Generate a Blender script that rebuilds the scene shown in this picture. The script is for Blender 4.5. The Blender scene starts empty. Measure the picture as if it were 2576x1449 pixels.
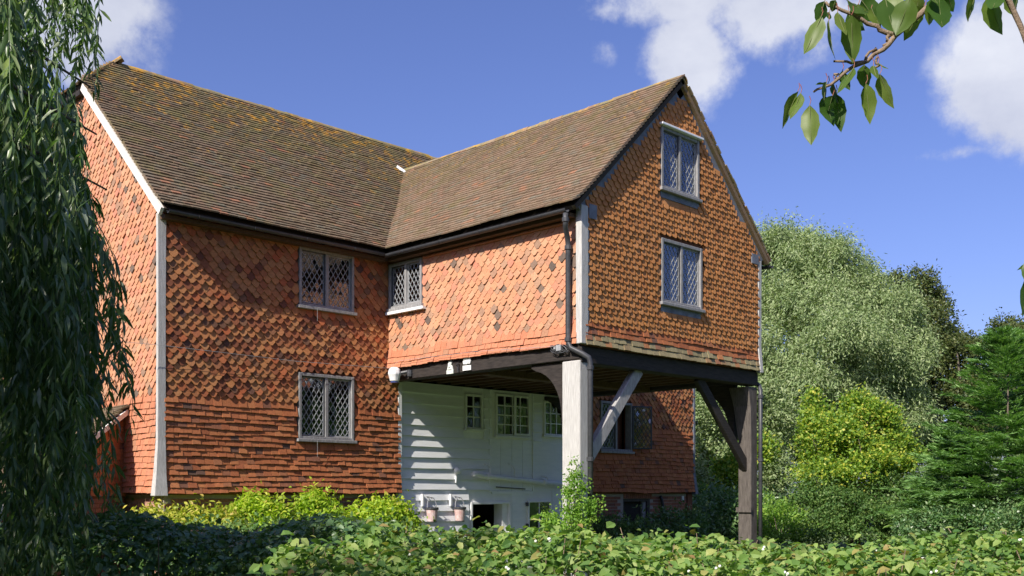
import bpy, math, random
import numpy as np
from mathutils import Vector, Matrix
random.seed(7); RNG = np.random.default_rng(11)
C = bpy.context.scene.collection
SC = bpy.context.scene

# ---------------------------------------------------------------- camera
CAM = np.array((-7.688, -15.365, 1.6)); YAW = 0.788; F = 2638.2; YH = 1237.4
cd = bpy.data.cameras.new('camera'); cam = bpy.data.objects.new('camera', cd); C.objects.link(cam)
cam.location = CAM; cam.rotation_euler = (math.pi/2, 0, -YAW)
cd.sensor_width = 36; cd.lens = 36*F/2576; cd.shift_y = (YH-724.5)/2576
cd.clip_start = .05; cd.clip_end = 2000
SC.camera = cam
SY, CY = math.sin(YAW), math.cos(YAW)
FW = np.array((SY, CY, 0)); RT = np.array((CY, -SY, 0))
def at(x, y, d):                       # a place seen at x, y (of a 2576 wide view) and d metres ahead
    return CAM + d*(FW + (x-1288)/F*RT + np.array((0, 0, (YH-y)/F)))

# ---------------------------------------------------------------- sky, sun, exposure
SUN = Vector((1, .20, -.86)).normalized()
el = math.asin(-SUN.z); az = math.atan2(-SUN.x, -SUN.y)
W = bpy.data.worlds.new('World'); SC.world = W; W.use_nodes = True
nt = W.node_tree; N = nt.nodes; L = nt.links
N.clear()
def nd(t, **k):
    n = N.new(t)
    for a, v in k.items(): setattr(n, a, v)
    return n
def mth(op, a, b=None, c=None, clamp=False):
    n = nd('ShaderNodeMath', operation=op, use_clamp=clamp)
    for i, v in enumerate((a, b, c)):
        if v is None: continue
        if isinstance(v, (int, float)): n.inputs[i].default_value = v
        else: L.new(v, n.inputs[i])
    return n.outputs[0]
sky = nd('ShaderNodeTexSky', sky_type='NISHITA', sun_disc=False)
sky.sun_elevation = el; sky.sun_rotation = az; sky.altitude = 50
sky.air_density = 1.0; sky.dust_density = 1.6; sky.ozone_density = 3.0
tint = nd('ShaderNodeMix', data_type='RGBA', blend_type='MULTIPLY'); tint.inputs[0].default_value = 1
L.new(sky.outputs[0], tint.inputs[6]); tint.inputs[7].default_value = (.95, .93, 1.36, 1)
tc = nd('ShaderNodeTexCoord'); sp = nd('ShaderNodeSeparateXYZ'); L.new(tc.outputs['Generated'], sp.inputs[0])
X, Y, Z = sp.outputs
azn = mth('SUBTRACT', mth('ARCTAN2', X, Y), YAW)             # azimuth from north-east, elevation
eln = mth('ARCSINE', Z)
nz = nd('ShaderNodeTexNoise'); nz.inputs['Scale'].default_value = 8.5; nz.inputs['Detail'].default_value = 10; nz.inputs['Roughness'].default_value = .62
L.new(tc.outputs['Generated'], nz.inputs['Vector'])
nz2 = nd('ShaderNodeTexNoise'); nz2.inputs['Scale'].default_value = 3.; nz2.inputs['Detail'].default_value = 6; nz2.inputs['Roughness'].default_value = .55
mp = nd('ShaderNodeMapping'); mp.inputs['Location'].default_value = (3.1, 7.7, 1.3); mp.inputs['Scale'].default_value = (1, 1, 2.2)
L.new(tc.outputs['Generated'], mp.inputs[0]); L.new(mp.outputs[0], nz2.inputs['Vector'])
def azel(px, py):
    d = FW + (px-1288)/F*RT + np.array((0, 0, (YH-py)/F)); d /= np.linalg.norm(d)
    return math.atan2(d[0], d[1])-YAW, math.asin(d[2])
clouds = [  # x, y, half width, half height, strength
    (150, 40, 190, 150, 1.15), (330, 150, 60, 50, .5), (1735, 150, 115, 100, 1.12), (1700, 10, 290, 55, .85), (1930, 40, 190, 80, .95),
    (2000, 110, 120, 70, .6), (1520, 125, 60, 45, .62), (1790, 280, 55, 40, .42), (2555, 205, 140, 150, 1.25), (2440, 380, 140, 28, .75),
    (1310, 15, 50, 30, .45), (2440, 885, 60, 30, .5), (2150, 20, 120, 50, .6)]
dens = None
for px, py, hw, hh, s in clouds:
    a0, e0 = azel(px, py); ra, re = hw/F*1.12, hh/F*1.1
    q = mth('ADD', mth('POWER', mth('DIVIDE', mth('SUBTRACT', azn, a0), ra), 2), mth('POWER', mth('DIVIDE', mth('SUBTRACT', eln, e0), re), 2))
    g = mth('MULTIPLY', mth('POWER', 2.718, mth('MULTIPLY', q, -.75)), s)
    dens = g if dens is None else mth('MAXIMUM', dens, g)
# elsewhere round the sky: the same scattered fair-weather cloud
out = mth('SUBTRACT', mth('ABSOLUTE', azn), .55); out = mth('MULTIPLY', out, 3, clamp=True)
oth = mth('MULTIPLY', mth('MULTIPLY', mth('SUBTRACT', nz2.outputs[0], .55), 6, clamp=True), out)
dens = mth('MAXIMUM', dens, oth)
wsp = mth('MULTIPLY', mth('SUBTRACT', nz.outputs[0], .5), 3.0)
cov = nd('ShaderNodeMapRange', interpolation_type='SMOOTHSTEP')
L.new(mth('ADD', dens, mth('MULTIPLY', wsp, mth('MINIMUM', mth('ADD', dens, .12), .75))), cov.inputs[0])
cov.inputs[1].default_value = .38; cov.inputs[2].default_value = .86
shade = nd('ShaderNodeMapRange'); L.new(mth('ADD', nz2.outputs[0], mth('MULTIPLY', wsp, .1)), shade.inputs[0]); shade.inputs[1].default_value = .36; shade.inputs[2].default_value = .62
ccol = nd('ShaderNodeMix', data_type='RGBA'); L.new(shade.outputs[0], ccol.inputs[0])
ccol.inputs[6].default_value = (4.5, 4.8, 6.0, 1); ccol.inputs[7].default_value = (7.1, 7.3, 8.0, 1)
mixc = nd('ShaderNodeMix', data_type='RGBA'); L.new(mth('MULTIPLY', cov.outputs[0], .93), mixc.inputs[0])
L.new(tint.outputs[2], mixc.inputs[6]); L.new(ccol.outputs[2], mixc.inputs[7])
bg = nd('ShaderNodeBackground'); bg.inputs[1].default_value = .085; L.new(mixc.outputs[2], bg.inputs[0])
wo = nd('ShaderNodeOutputWorld'); L.new(bg.outputs[0], wo.inputs[0])
sl = bpy.data.lights.new('sun', 'SUN'); sl.energy = 5; sl.angle = math.radians(.53); sl.color = (1, .93, .82)
so = bpy.data.objects.new('sun', sl); C.objects.link(so); so.rotation_euler = SUN.to_track_quat('-Z', 'Y').to_euler(); so.location = (-30, -8, 40)
vs = SC.view_settings; vs.view_transform = 'Standard'; vs.look = 'None'; vs.gamma = 1; vs.use_curve_mapping = False; vs.exposure = 0.52
SC.cycles.max_bounces = 8; SC.cycles.transparent_max_bounces = 16
try: SC.cycles.use_denoising = True
except Exception: pass

# ---------------------------------------------------------------- materials
MATS = {}
def newmat(name):
    m = bpy.data.materials.new(name); m.use_nodes = True; MATS[name] = m
    t = m.node_tree; b = t.nodes['Principled BSDF']; return m, t, b
def ramp(t, fac, stops, mode='LINEAR'):
    r = t.nodes.new('ShaderNodeValToRGB'); r.color_ramp.interpolation = mode
    e = r.color_ramp.elements
    while len(e) < len(stops): e.new(.5)
    for k, (p, c) in enumerate(stops): e[k].position = p; e[k].color = (*c, 1)
    t.links.new(fac, r.inputs[0]); return r.outputs[0]
def noise(t, scale, detail=4, rough=.55, coord='Object', stretch=None):
    c = t.nodes.new('ShaderNodeTexCoord'); n = t.nodes.new('ShaderNodeTexNoise')
    n.inputs['Scale'].default_value = scale; n.inputs['Detail'].default_value = detail; n.inputs['Roughness'].default_value = rough
    if coord == 'World':
        g = t.nodes.new('ShaderNodeNewGeometry'); src = g.outputs['Position']
    else: src = c.outputs[coord]
    if stretch:
        mpn = t.nodes.new('ShaderNodeMapping'); mpn.inputs['Scale'].default_value = stretch
        t.links.new(src, mpn.inputs[0]); src = mpn.outputs[0]
    t.links.new(src, n.inputs['Vector']); return n.outputs[0]
def mix(t, fac, a, b, mode='MIX'):
    n = t.nodes.new('ShaderNodeMix'); n.data_type = 'RGBA'; n.blend_type = mode
    for i, v in ((0, fac), (6, a), (7, b)):
        if hasattr(v, 'is_linked'): t.links.new(v, n.inputs[i])
        elif i == 0: n.inputs[0].default_value = v
        else: n.inputs[i].default_value = (*v, 1)
    return n.outputs[2]
def tmath(t, op, a, b=0., clamp=False):
    n = t.nodes.new('ShaderNodeMath'); n.operation = op; n.use_clamp = clamp
    for i, v in enumerate((a, b)):
        if hasattr(v, 'is_linked'): t.links.new(v, n.inputs[i])
        else: n.inputs[i].default_value = v
    return n.outputs[0]
def piece_rand(t):
    o = t.nodes.new('ShaderNodeObjectInfo'); g = t.nodes.new('ShaderNodeNewGeometry')
    return tmath(t, 'FRACT', tmath(t, 'ADD', o.outputs['Random'], g.outputs['Random Per Island']))
def bump(t, b, h, strength=.3, dist=.01):
    n = t.nodes.new('ShaderNodeBump'); n.inputs['Strength'].default_value = strength; n.inputs['Distance'].default_value = dist
    t.links.new(h, n.inputs['Height']); t.links.new(n.outputs[0], b.inputs['Normal'])
def tile_mat(name, stops, lichen=None, stain=.5, rough=.85):
    m, t, b = newmat(name)
    col = ramp(t, piece_rand(t), stops)
    big = noise(t, 1.1, 5, coord='World'); fine = noise(t, 38, 4, coord='World')
    col = mix(t, tmath(t, 'MULTIPLY', tmath(t, 'SUBTRACT', big, .45), stain*2, True), col, (.68, .65, .62), 'MULTIPLY')
    col = mix(t, .55, col, ramp(t, fine, [(.3, (.62, .6, .58)), (.7, (1.25, 1.22, 1.2))]), 'MULTIPLY')
    if lichen:
        g = t.nodes.new('ShaderNodeNewGeometry'); s = t.nodes.new('ShaderNodeSeparateXYZ'); t.links.new(g.outputs['Position'], s.inputs[0])
        z0, z1, lcol, mcol = lichen
        h = t.nodes.new('ShaderNodeMapRange'); t.links.new(s.outputs[2], h.inputs[0]); h.inputs[1].default_value = z0; h.inputs[2].default_value = z1
        n1 = noise(t, 2.3, 7, .7, coord='World'); n2 = noise(t, 5.5, 6, .65, coord='World')
        moss = tmath(t, 'MULTIPLY', tmath(t, 'SUBTRACT', tmath(t, 'ADD', n1, tmath(t, 'MULTIPLY', h.outputs[0], .16)), .54), 5, True)
        col = mix(t, tmath(t, 'MULTIPLY', moss, .7), col, mcol)
        li = tmath(t, 'MULTIPLY', tmath(t, 'SUBTRACT', tmath(t, 'ADD', n2, tmath(t, 'MULTIPLY', h.outputs[0], .2)), .71), 9, True)
        col = mix(t, tmath(t, 'MULTIPLY', li, .85), col, lcol)
    t.links.new(col, b.inputs['Base Color']); b.inputs['Roughness'].default_value = rough
    b.inputs['Specular IOR Level'].default_value = .25
    bump(t, b, fine, .35, .004); return m
def plain_mat(name, c1, c2, scale=6, rough=.7, stretch=None, bmp=.25, metallic=0, coord='Object', spec=.4, fine=True):
    m, t, b = newmat(name)
    n = noise(t, scale, 6, .6, coord, stretch); col = ramp(t, n, [(.3, c1), (.7, c2)])
    t.links.new(col, b.inputs['Base Color']); b.inputs['Roughness'].default_value = rough; b.inputs['Metallic'].default_value = metallic
    b.inputs['Specular IOR Level'].default_value = spec
    if bmp: bump(t, b, noise(t, scale*4, 5, .6, coord, stretch), bmp, .006)
    return m
def leaf_mat(name, stops, trans=.35, rough=.5, spec=.35, tcol=None):
    m, t, b = newmat(name)
    col = ramp(t, piece_rand(t), stops)
    n = noise(t, 1.3, 3, .5, 'World'); col = mix(t, .6, col, ramp(t, n, [(.35, (.7, .75, .7)), (.65, (1.2, 1.15, 1.1))]), 'MULTIPLY')
    t.links.new(col, b.inputs['Base Color']); b.inputs['Roughness'].default_value = rough; b.inputs['Specular IOR Level'].default_value = spec
    tr = t.nodes.new('ShaderNodeBsdfTranslucent')
    t.links.new(mix(t, 1, col, tcol or (1.3, 1.5, .55), 'MULTIPLY'), tr.inputs[0])
    ms = t.nodes.new('ShaderNodeMixShader'); ms.inputs[0].default_value = trans
    t.links.new(b.outputs[0], ms.inputs[1]); t.links.new(tr.outputs[0], ms.inputs[2])
    t.links.new(ms.outputs[0], t.nodes['Material Output'].inputs[0]); return m

# colours of hung tiles
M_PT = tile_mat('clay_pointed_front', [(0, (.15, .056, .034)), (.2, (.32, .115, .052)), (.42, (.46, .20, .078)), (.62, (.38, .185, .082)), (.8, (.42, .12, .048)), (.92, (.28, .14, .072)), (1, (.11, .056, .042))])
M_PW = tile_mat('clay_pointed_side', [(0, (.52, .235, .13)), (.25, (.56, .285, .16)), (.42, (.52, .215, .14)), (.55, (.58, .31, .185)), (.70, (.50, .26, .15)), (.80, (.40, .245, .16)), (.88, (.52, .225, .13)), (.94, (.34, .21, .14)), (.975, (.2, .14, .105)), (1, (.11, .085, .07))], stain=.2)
M_SC = tile_mat('clay_scalloped', [(0, (.45, .185, .065)), (.3, (.51, .225, .078)), (.6, (.45, .20, .068)), (.8, (.53, .245, .095)), (1, (.34, .155, .06))], stain=.35)
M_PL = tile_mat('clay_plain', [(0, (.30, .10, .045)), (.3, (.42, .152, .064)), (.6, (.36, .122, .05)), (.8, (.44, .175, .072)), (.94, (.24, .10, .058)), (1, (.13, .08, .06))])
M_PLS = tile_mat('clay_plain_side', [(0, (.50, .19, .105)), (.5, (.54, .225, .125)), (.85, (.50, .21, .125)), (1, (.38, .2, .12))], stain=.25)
M_MO = tile_mat('clay_mossy', [(0, (.24, .205, .115)), (.5, (.30, .26, .145)), (.8, (.23, .19, .11)), (.93, (.38, .165, .07)), (1, (.26, .13, .08))])
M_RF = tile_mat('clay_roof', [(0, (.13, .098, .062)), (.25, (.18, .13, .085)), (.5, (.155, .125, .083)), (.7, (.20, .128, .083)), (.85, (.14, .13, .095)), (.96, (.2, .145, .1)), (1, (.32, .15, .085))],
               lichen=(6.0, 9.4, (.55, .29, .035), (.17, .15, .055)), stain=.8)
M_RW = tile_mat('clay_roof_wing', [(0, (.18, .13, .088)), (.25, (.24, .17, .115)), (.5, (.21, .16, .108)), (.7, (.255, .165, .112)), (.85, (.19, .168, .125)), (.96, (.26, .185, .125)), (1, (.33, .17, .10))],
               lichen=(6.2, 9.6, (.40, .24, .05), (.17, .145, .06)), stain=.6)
M_RG = tile_mat('clay_ridge', [(0, (.24, .15, .10)), (.4, (.30, .24, .16)), (.7, (.22, .19, .11)), (1, (.34, .2, .12))], lichen=(6.0, 9.4, (.52, .30, .04), (.2, .18, .06)))
M_BR = tile_mat('brick_red', [(0, (.30, .12, .075)), (.4, (.38, .16, .10)), (.7, (.33, .15, .10)), (1, (.22, .10, .075))])
M_BRP = tile_mat('brick_pink', [(0, (.46, .24, .17)), (.5, (.5, .28, .2)), (1, (.42, .22, .17))], stain=.2)
M_MORT = plain_mat('mortar', (.36, .31, .26), (.46, .41, .35), 20, .95, coord='World')
M_BACK = plain_mat('wall_backing', (.16, .065, .04), (.22, .09, .05), 8, .95, coord='World')
M_UNDER = plain_mat('roof_felt', (.05, .04, .03), (.08, .06, .045), 8, .95, coord='World')
M_WHITEW = plain_mat('weathered_white_timber', (.36, .352, .335), (.60, .59, .565), 14, .85, (6, 6, .35), .6, coord='World')
M_WINW = plain_mat('weathered_window_timber', (.17, .168, .17), (.35, .345, .34), 9, .8, (5, 5, 1), .4, coord='World')
M_BOARD = plain_mat('white_painted_board', (.74, .76, .79), (.84, .85, .86), 3, .55, (1, 1, 5), .25, coord='World')
M_WPAINT = plain_mat('white_paint', (.74, .75, .76), (.83, .83, .82), 5, .5, coord='World', bmp=.12)
M_DARKT = plain_mat('black_oak', (.014, .011, .010), (.045, .036, .031), 6, .75, (1, 1, 7), .4, coord='World')
M_OAK = plain_mat('dark_oak_post', (.055, .046, .041), (.14, .122, .108), 7, .8, (6, 6, .8), .5, coord='World')
M_GREYT = plain_mat('grey_oak', (.24, .23, .23), (.42, .41, .40), 8, .8, (5, 5, 1.2), .4, coord='World')
M_JOIST = plain_mat('brown_joist', (.055, .03, .016), (.12, .068, .035), 6, .8, (5, 1, 5), .3, coord='World')
M_IRON = plain_mat('black_iron', (.035, .037, .042), (.065, .067, .073), 14, .45, coord='World', bmp=.1)
M_LEAD = plain_mat('lead_came', (.24, .25, .26), (.38, .39, .40), 20, .5, coord='World', bmp=0)
M_LEADS = plain_mat('lead_sheet', (.72, .74, .77), (.82, .84, .87), 12, .5, coord='World')
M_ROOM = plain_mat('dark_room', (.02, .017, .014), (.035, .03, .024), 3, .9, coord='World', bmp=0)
M_CURT = plain_mat('white_curtain', (.6, .62, .62), (.75, .76, .75), 5, .9, (8, 8, .5), .2, coord='World')
M_RUST = plain_mat('faded_red_paint', (.46, .24, .21), (.68, .60, .57), 9, .6, coord='World')
M_SLATE = plain_mat('blue_grey_board', (.12, .13, .16), (.22, .24, .28), 6, .7, coord='World')
M_VERGE = plain_mat('white_verge_mortar', (.62, .58, .54), (.8, .77, .72), 16, .85, coord='World', bmp=.5)
M_MARK = plain_mat('old_painted_lead', (.50, .56, .50), (.78, .80, .76), 30, .7, coord='World', bmp=.3)
M_BARK = plain_mat('bark', (.07, .055, .04), (.16, .13, .10), 12, .9, (4, 4, .7), .6, coord='World')
M_TWIG = plain_mat('grey_twig', (.16, .11, .075), (.32, .24, .17), 60, .8, coord='World', bmp=.6)
M_STALK = plain_mat('red_stalk', (.25, .05, .04), (.3, .12, .06), 10, .6, coord='World', bmp=0)
M_STEM = plain_mat('green_stem', (.10, .13, .04), (.18, .2, .07), 10, .7, coord='World', bmp=0)
M_BERRY = plain_mat('white_berry', (.78, .80, .72), (.85, .86, .8), 10, .4, coord='World', bmp=0)
def glass_mat():
    m, t, b = newmat('old_glass')
    tr = t.nodes.new('ShaderNodeBsdfTransparent'); tr.inputs[0].default_value = (.75, .8, .78, 1)
    gl = t.nodes.new('ShaderNodeBsdfGlossy'); gl.inputs['Roughness'].default_value = .03; gl.inputs[0].default_value = (.8, .88, 1, 1)
    fr = t.nodes.new('ShaderNodeFresnel'); fr.inputs[0].default_value = 2.0
    bp = t.nodes.new('ShaderNodeBump'); bp.inputs['Strength'].default_value = .12; bp.inputs['Distance'].default_value = .01
    t.links.new(noise(t, 14, 2, .5, 'World'), bp.inputs['Height']); t.links.new(bp.outputs[0], gl.inputs['Normal'])
    ms = t.nodes.new('ShaderNodeMixShader'); t.links.new(tmath(t, 'MULTIPLY', fr.outputs[0], 1.4, True), ms.inputs[0])
    t.links.new(tr.outputs[0], ms.inputs[1]); t.links.new(gl.outputs[0], ms.inputs[2])
    t.links.new(ms.outputs[0], t.nodes['Material Output'].inputs[0]); return m
M_GLASS = glass_mat()
G = lambda r, g, b: (r, g, b)
M_LWIL = leaf_mat('leaf_near_willow', [(0, G(.065, .13, .042)), (.5, G(.11, .19, .065)), (.8, G(.17, .25, .105)), (.93, G(.28, .34, .20)), (1, G(.42, .48, .40))], .4, .36, .6)
M_LCHE = leaf_mat('leaf_cherry', [(0, G(.05, .12, .02)), (.5, G(.11, .19, .035)), (1, G(.20, .27, .06))], .5, .45, .4)
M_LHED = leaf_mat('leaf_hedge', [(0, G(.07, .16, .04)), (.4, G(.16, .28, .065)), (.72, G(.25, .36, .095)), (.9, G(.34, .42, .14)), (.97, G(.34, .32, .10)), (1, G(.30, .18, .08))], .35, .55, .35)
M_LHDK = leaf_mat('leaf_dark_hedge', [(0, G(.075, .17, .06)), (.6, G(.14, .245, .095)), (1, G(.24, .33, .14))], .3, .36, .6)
M_LLIM = leaf_mat('leaf_lime_shrub', [(0, G(.24, .38, .035)), (.5, G(.36, .50, .045)), (.85, G(.48, .55, .06)), (1, G(.6, .52, .12))], .45)
M_LLIY = leaf_mat('leaf_gold_shrub', [(0, G(.26, .36, .035)), (.5, G(.46, .50, .07)), (.85, G(.6, .54, .10)), (1, G(.62, .48, .16))], .45)
M_LCLI = leaf_mat('leaf_climber', [(0, G(.13, .27, .04)), (.6, G(.21, .37, .055)), (1, G(.32, .45, .08))], .4)
M_LGW = leaf_mat('leaf_grey_willow', [(0, G(.16, .24, .09)), (.5, G(.25, .325, .14)), (1, G(.35, .405, .22))], .25, .6)
M_LBEE = leaf_mat('leaf_beech', [(0, G(.055, .085, .025)), (.6, G(.09, .12, .035)), (1, G(.15, .155, .05))], .25)
M_LCON = leaf_mat('leaf_conifer', [(0, G(.10, .22, .065)), (.5, G(.17, .32, .095)), (1, G(.27, .42, .14))], .25, .6)
M_LYEL = leaf_mat('leaf_yellow_maple', [(0, G(.10, .21, .035)), (.45, G(.20, .33, .045)), (.8, G(.36, .45, .055)), (1, G(.6, .55, .10))], .4)
M_LGRE = leaf_mat('leaf_green_shrub', [(0, G(.06, .14, .035)), (.6, G(.11, .20, .05)), (1, G(.18, .26, .07))], .3)
M_LWOD = leaf_mat('leaf_far_wood', [(0, G(.06, .10, .035)), (.6, G(.09, .14, .05)), (1, G(.13, .17, .07))], .2)
M_GRASS = plain_mat('rough_grass', (.045, .075, .02), (.09, .13, .04), 3, .95, coord='World', bmp=.5)

# ---------------------------------------------------------------- object helpers
def link(o, parent=None):
    C.objects.link(o)
    if parent is not None: o.parent = parent
    return o
def thing(name, label, cat, loc=(0, 0, 0), group=None):
    o = bpy.data.objects.new(name, None); o.location = loc; o.empty_display_size = .3; C.objects.link(o)
    o['label'] = label; o['category'] = cat
    if group: o['group'] = group
    return o
def tag(o, label=None, cat=None, group=None, kind=None):
    for k, v in (('label', label), ('category', cat), ('group', group), ('kind', kind)):
        if v: o[k] = v
    return o
def npmesh(name, V, faces, mat, smooth=False):
    """V (n,3); faces: list of int arrays (m,k)"""
    me = bpy.data.meshes.new(name); V = np.asarray(V, np.float32)
    me.vertices.add(len(V)); me.vertices.foreach_set('co', V.ravel())
    idx = np.concatenate([f.ravel() for f in faces]).astype(np.int32)
    tot = np.concatenate([np.full(len(f), f.shape[1], np.int32) for f in faces])
    st = np.concatenate(([0], np.cumsum(tot)[:-1])).astype(np.int32)
    me.loops.add(len(idx)); me.loops.foreach_set('vertex_index', idx)
    me.polygons.add(len(tot)); me.polygons.foreach_set('loop_start', st); me.polygons.foreach_set('loop_total', tot)
    me.polygons.foreach_set('use_smooth', np.full(len(tot), smooth))
    me.update(calc_edges=True); me.materials.append(mat); return me
class MB:
    """collects shapes that become one mesh object"""
    def __init__(s): s.V = []; s.Fc = []
    def add(s, vs, fs):
        o = len(s.V); s.V += [tuple(map(float, v)) for v in vs]; s.Fc += [tuple(o+i for i in f) for f in fs]; return s
    def box(s, a, b):
        (x0, y0, z0), (x1, y1, z1) = a, b
        return s.add([(x0, y0, z0), (x1, y0, z0), (x1, y1, z0), (x0, y1, z0), (x0, y0, z1), (x1, y0, z1), (x1, y1, z1), (x0, y1, z1)],
                     [(0, 3, 2, 1), (4, 5, 6, 7), (0, 1, 5, 4), (1, 2, 6, 5), (2, 3, 7, 6), (3, 0, 4, 7)])
    def obox(s, o, u, v, n, du, dv, dn):      # box by three axes: ranges along each
        o, u, v, n = map(Vector, (o, u, v, n)); p = []
        for c in dn:
            for (a, b) in ((du[0], dv[0]), (du[1], dv[0]), (du[1], dv[1]), (du[0], dv[1])): p.append(o+u*a+v*b+n*c)
        return s.add(p, [(0, 3, 2, 1), (4, 5, 6, 7), (0, 1, 5, 4), (1, 2, 6, 5), (2, 3, 7, 6), (3, 0, 4, 7)])
    def beam(s, p, q, w, h, up=(0, 0, 1)):
        p, q = Vector(p), Vector(q); d = (q-p).normalized(); r = d.cross(Vector(up)).normalized(); u = r.cross(d)
        return s.obox(p, d, r, u, (0, (q-p).length), (-w/2, w/2), (-h/2, h/2))
    def tube(s, pts, r, n=8, cap=True):
        pts = [Vector(p) for p in pts]; R = r if hasattr(r, '__len__') else [r]*len(pts); vs = []; fs = []
        ref = Vector((0, 0, 1))
        for i, p in enumerate(pts):
            d = (pts[min(i+1, len(pts)-1)]-pts[max(i-1, 0)]).normalized()
            if abs(d.dot(ref)) > .95: ref = Vector((1, 0, 0))
            a = d.cross(ref).normalized(); b = a.cross(d)
            for k in range(n): t = 2*math.pi*k/n; vs.append(p+(a*math.cos(t)+b*math.sin(t))*R[i])
        for i in range(len(pts)-1):
            for k in range(n): fs.append((i*n+k, i*n+(k+1) % n, (i+1)*n+(k+1) % n, (i+1)*n+k))
        if cap: fs += [tuple(range(n))[::-1], tuple(range((len(pts)-1)*n, len(pts)*n))]
        return s.add(vs, fs)
    def lathe(s, c, prof, n=16):
        vs = []; fs = []
        for r, z in prof:
            for k in range(n): t = 2*math.pi*k/n; vs.append((c[0]+r*math.cos(t), c[1]+r*math.sin(t), c[2]+z))
        for i in range(len(prof)-1):
            for k in range(n): fs.append((i*n+k, i*n+(k+1) % n, (i+1)*n+(k+1) % n, (i+1)*n+k))
        return s.add(vs, fs)
    def prism(s, pts, n, d):                  # outline extruded along n by d
        k = len(pts); n = Vector(n)*d
        return s.add([Vector(p) for p in pts]+[Vector(p)+n for p in pts], [tuple(range(k))[::-1], tuple(range(k, 2*k))]+[(i, (i+1) % k, k+(i+1) % k, k+i) for i in range(k)])
    def build(s, name, mat, parent=None, bevel=0, smooth=False):
        me = bpy.data.meshes.new(name); me.from_pydata(s.V, [], s.Fc); me.materials.append(mat)
        if smooth: me.polygons.foreach_set('use_smooth', [True]*len(me.polygons))
        me.update(); o = link(bpy.data.objects.new(name, me), parent)
        if bevel:
            m = o.modifiers.new('edge', 'BEVEL'); m.width = bevel; m.segments = 1; m.limit_method = 'ANGLE'
        return o

# pieces that can be picked apart: the 290 largest in view of a kind are objects, the rest one part each
KIND = {}
def score(p, n, area):
    d = np.array(p)-CAM; fw = d@FW
    if fw < .5: return 0
    x = 1288+F*(d@RT)/fw; y = YH-F*d[2]/fw
    if not (0 < x < 2576 and 0 < y < 1449): return 0
    r = np.linalg.norm(d); return area*max(0, -(d@np.array(n))/r)/r**2
class Shape:
    def __init__(s, name, vs, fs): s.name = name; s.v = np.array(vs, float); s.f = fs; s.me = {}
    def mesh(s, mat):
        if mat.name not in s.me:
            me = bpy.data.meshes.new(s.name); me.from_pydata([tuple(v) for v in s.v], [], s.f); me.materials.append(mat); me.update(); s.me[mat.name] = me
        return s.me[mat.name]
def piece(kind, parent, mat, shape, M, sc): KIND.setdefault(kind, []).append((sc, parent, mat, shape, M))
def flush(limit=290):
    for kind, lst in KIND.items():
        lst.sort(key=lambda e: -e[0]); rest = {}
        for i, (sc, parent, mat, shape, M) in enumerate(lst):
            if i < limit and sc > 0:
                o = bpy.data.objects.new(kind, shape.mesh(mat)); o.matrix_world = Matrix(M.tolist()); link(o, parent)
            else: rest.setdefault((parent.name, mat.name), []).append((parent, mat, shape, M))
        for es in rest.values():
            V = []; fs = {}; o = 0
            for parent, mat, shape, M in es:
                V.append(shape.v@M[:3, :3].T+M[:3, 3])
                for f in shape.f: fs.setdefault(len(f), []).append([o+i for i in f])
                o += len(shape.v)
            me = npmesh(kind, np.concatenate(V), [np.array(a) for a in fs.values()], es[0][1])
            tag(link(bpy.data.objects.new(kind+'_rest' if False else kind+'s', me), es[0][0]), kind='stuff')
def slab(name, outline, t, curve=0):
    """outline (x,y) anticlockwise seen from the front; front at z=t"""
    k = len(outline); vs = [(x, y, t) for x, y in outline]+[(x, y, 0) for x, y in outline]
    return Shape(name, vs, [tuple(range(k))]+[(k+i, k+(i+1) % k, (i+1) % k, i) for i in range(k)])
def rect_tiles(name, w, Lh, t):
    r = random.Random(3); out = []
    for i in range(4):
        j = lambda: r.uniform(-.004, .004)
        out.append(slab(name, [(-w/2+.002, j()), (-w*.1, j()*.6), (w/2-.002, j()), (w/2-.002, Lh), (-w/2+.002, Lh)], t))
    return out
def pointed_tiles(name, w, Lh, t):
    r = random.Random(5); out = []
    for i in range(4):
        j = lambda: r.uniform(-.003, .003); h = w/2-.002
        out.append(slab(name, [(-.020+j(), 0+j()), (.020+j(), j()), (h*.84+j(), .050+j()), (h, .060), (h, Lh), (-h, Lh), (-h, .060), (-h*.84+j(), .050+j())], t))
    return out
def scallop_tiles(name, w, Lh, t):
    r = random.Random(6); out = []
    for i in range(3):
        h = w/2-.002; R = h*.83; pts = [(R*math.cos(a), R+R*math.sin(a)*(1+r.uniform(-.05, .05))) for a in np.linspace(-math.pi, 0, 9)]
        out.append(slab(name, pts+[(R, R*1.22), (h, R*1.3), (h, Lh), (-h, Lh), (-h, R*1.3), (-R, R*1.22)], t))
    return out
T_PLAIN = rect_tiles('plain_tile', .152, .19, .016); T_POINT = pointed_tiles('pointed_tile', .154, .2, .016)
T_SCAL = scallop_tiles('scalloped_tile', .153, .19, .016); T_ROOF = rect_tiles('roof_tile', .16, .19, .024)
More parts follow.
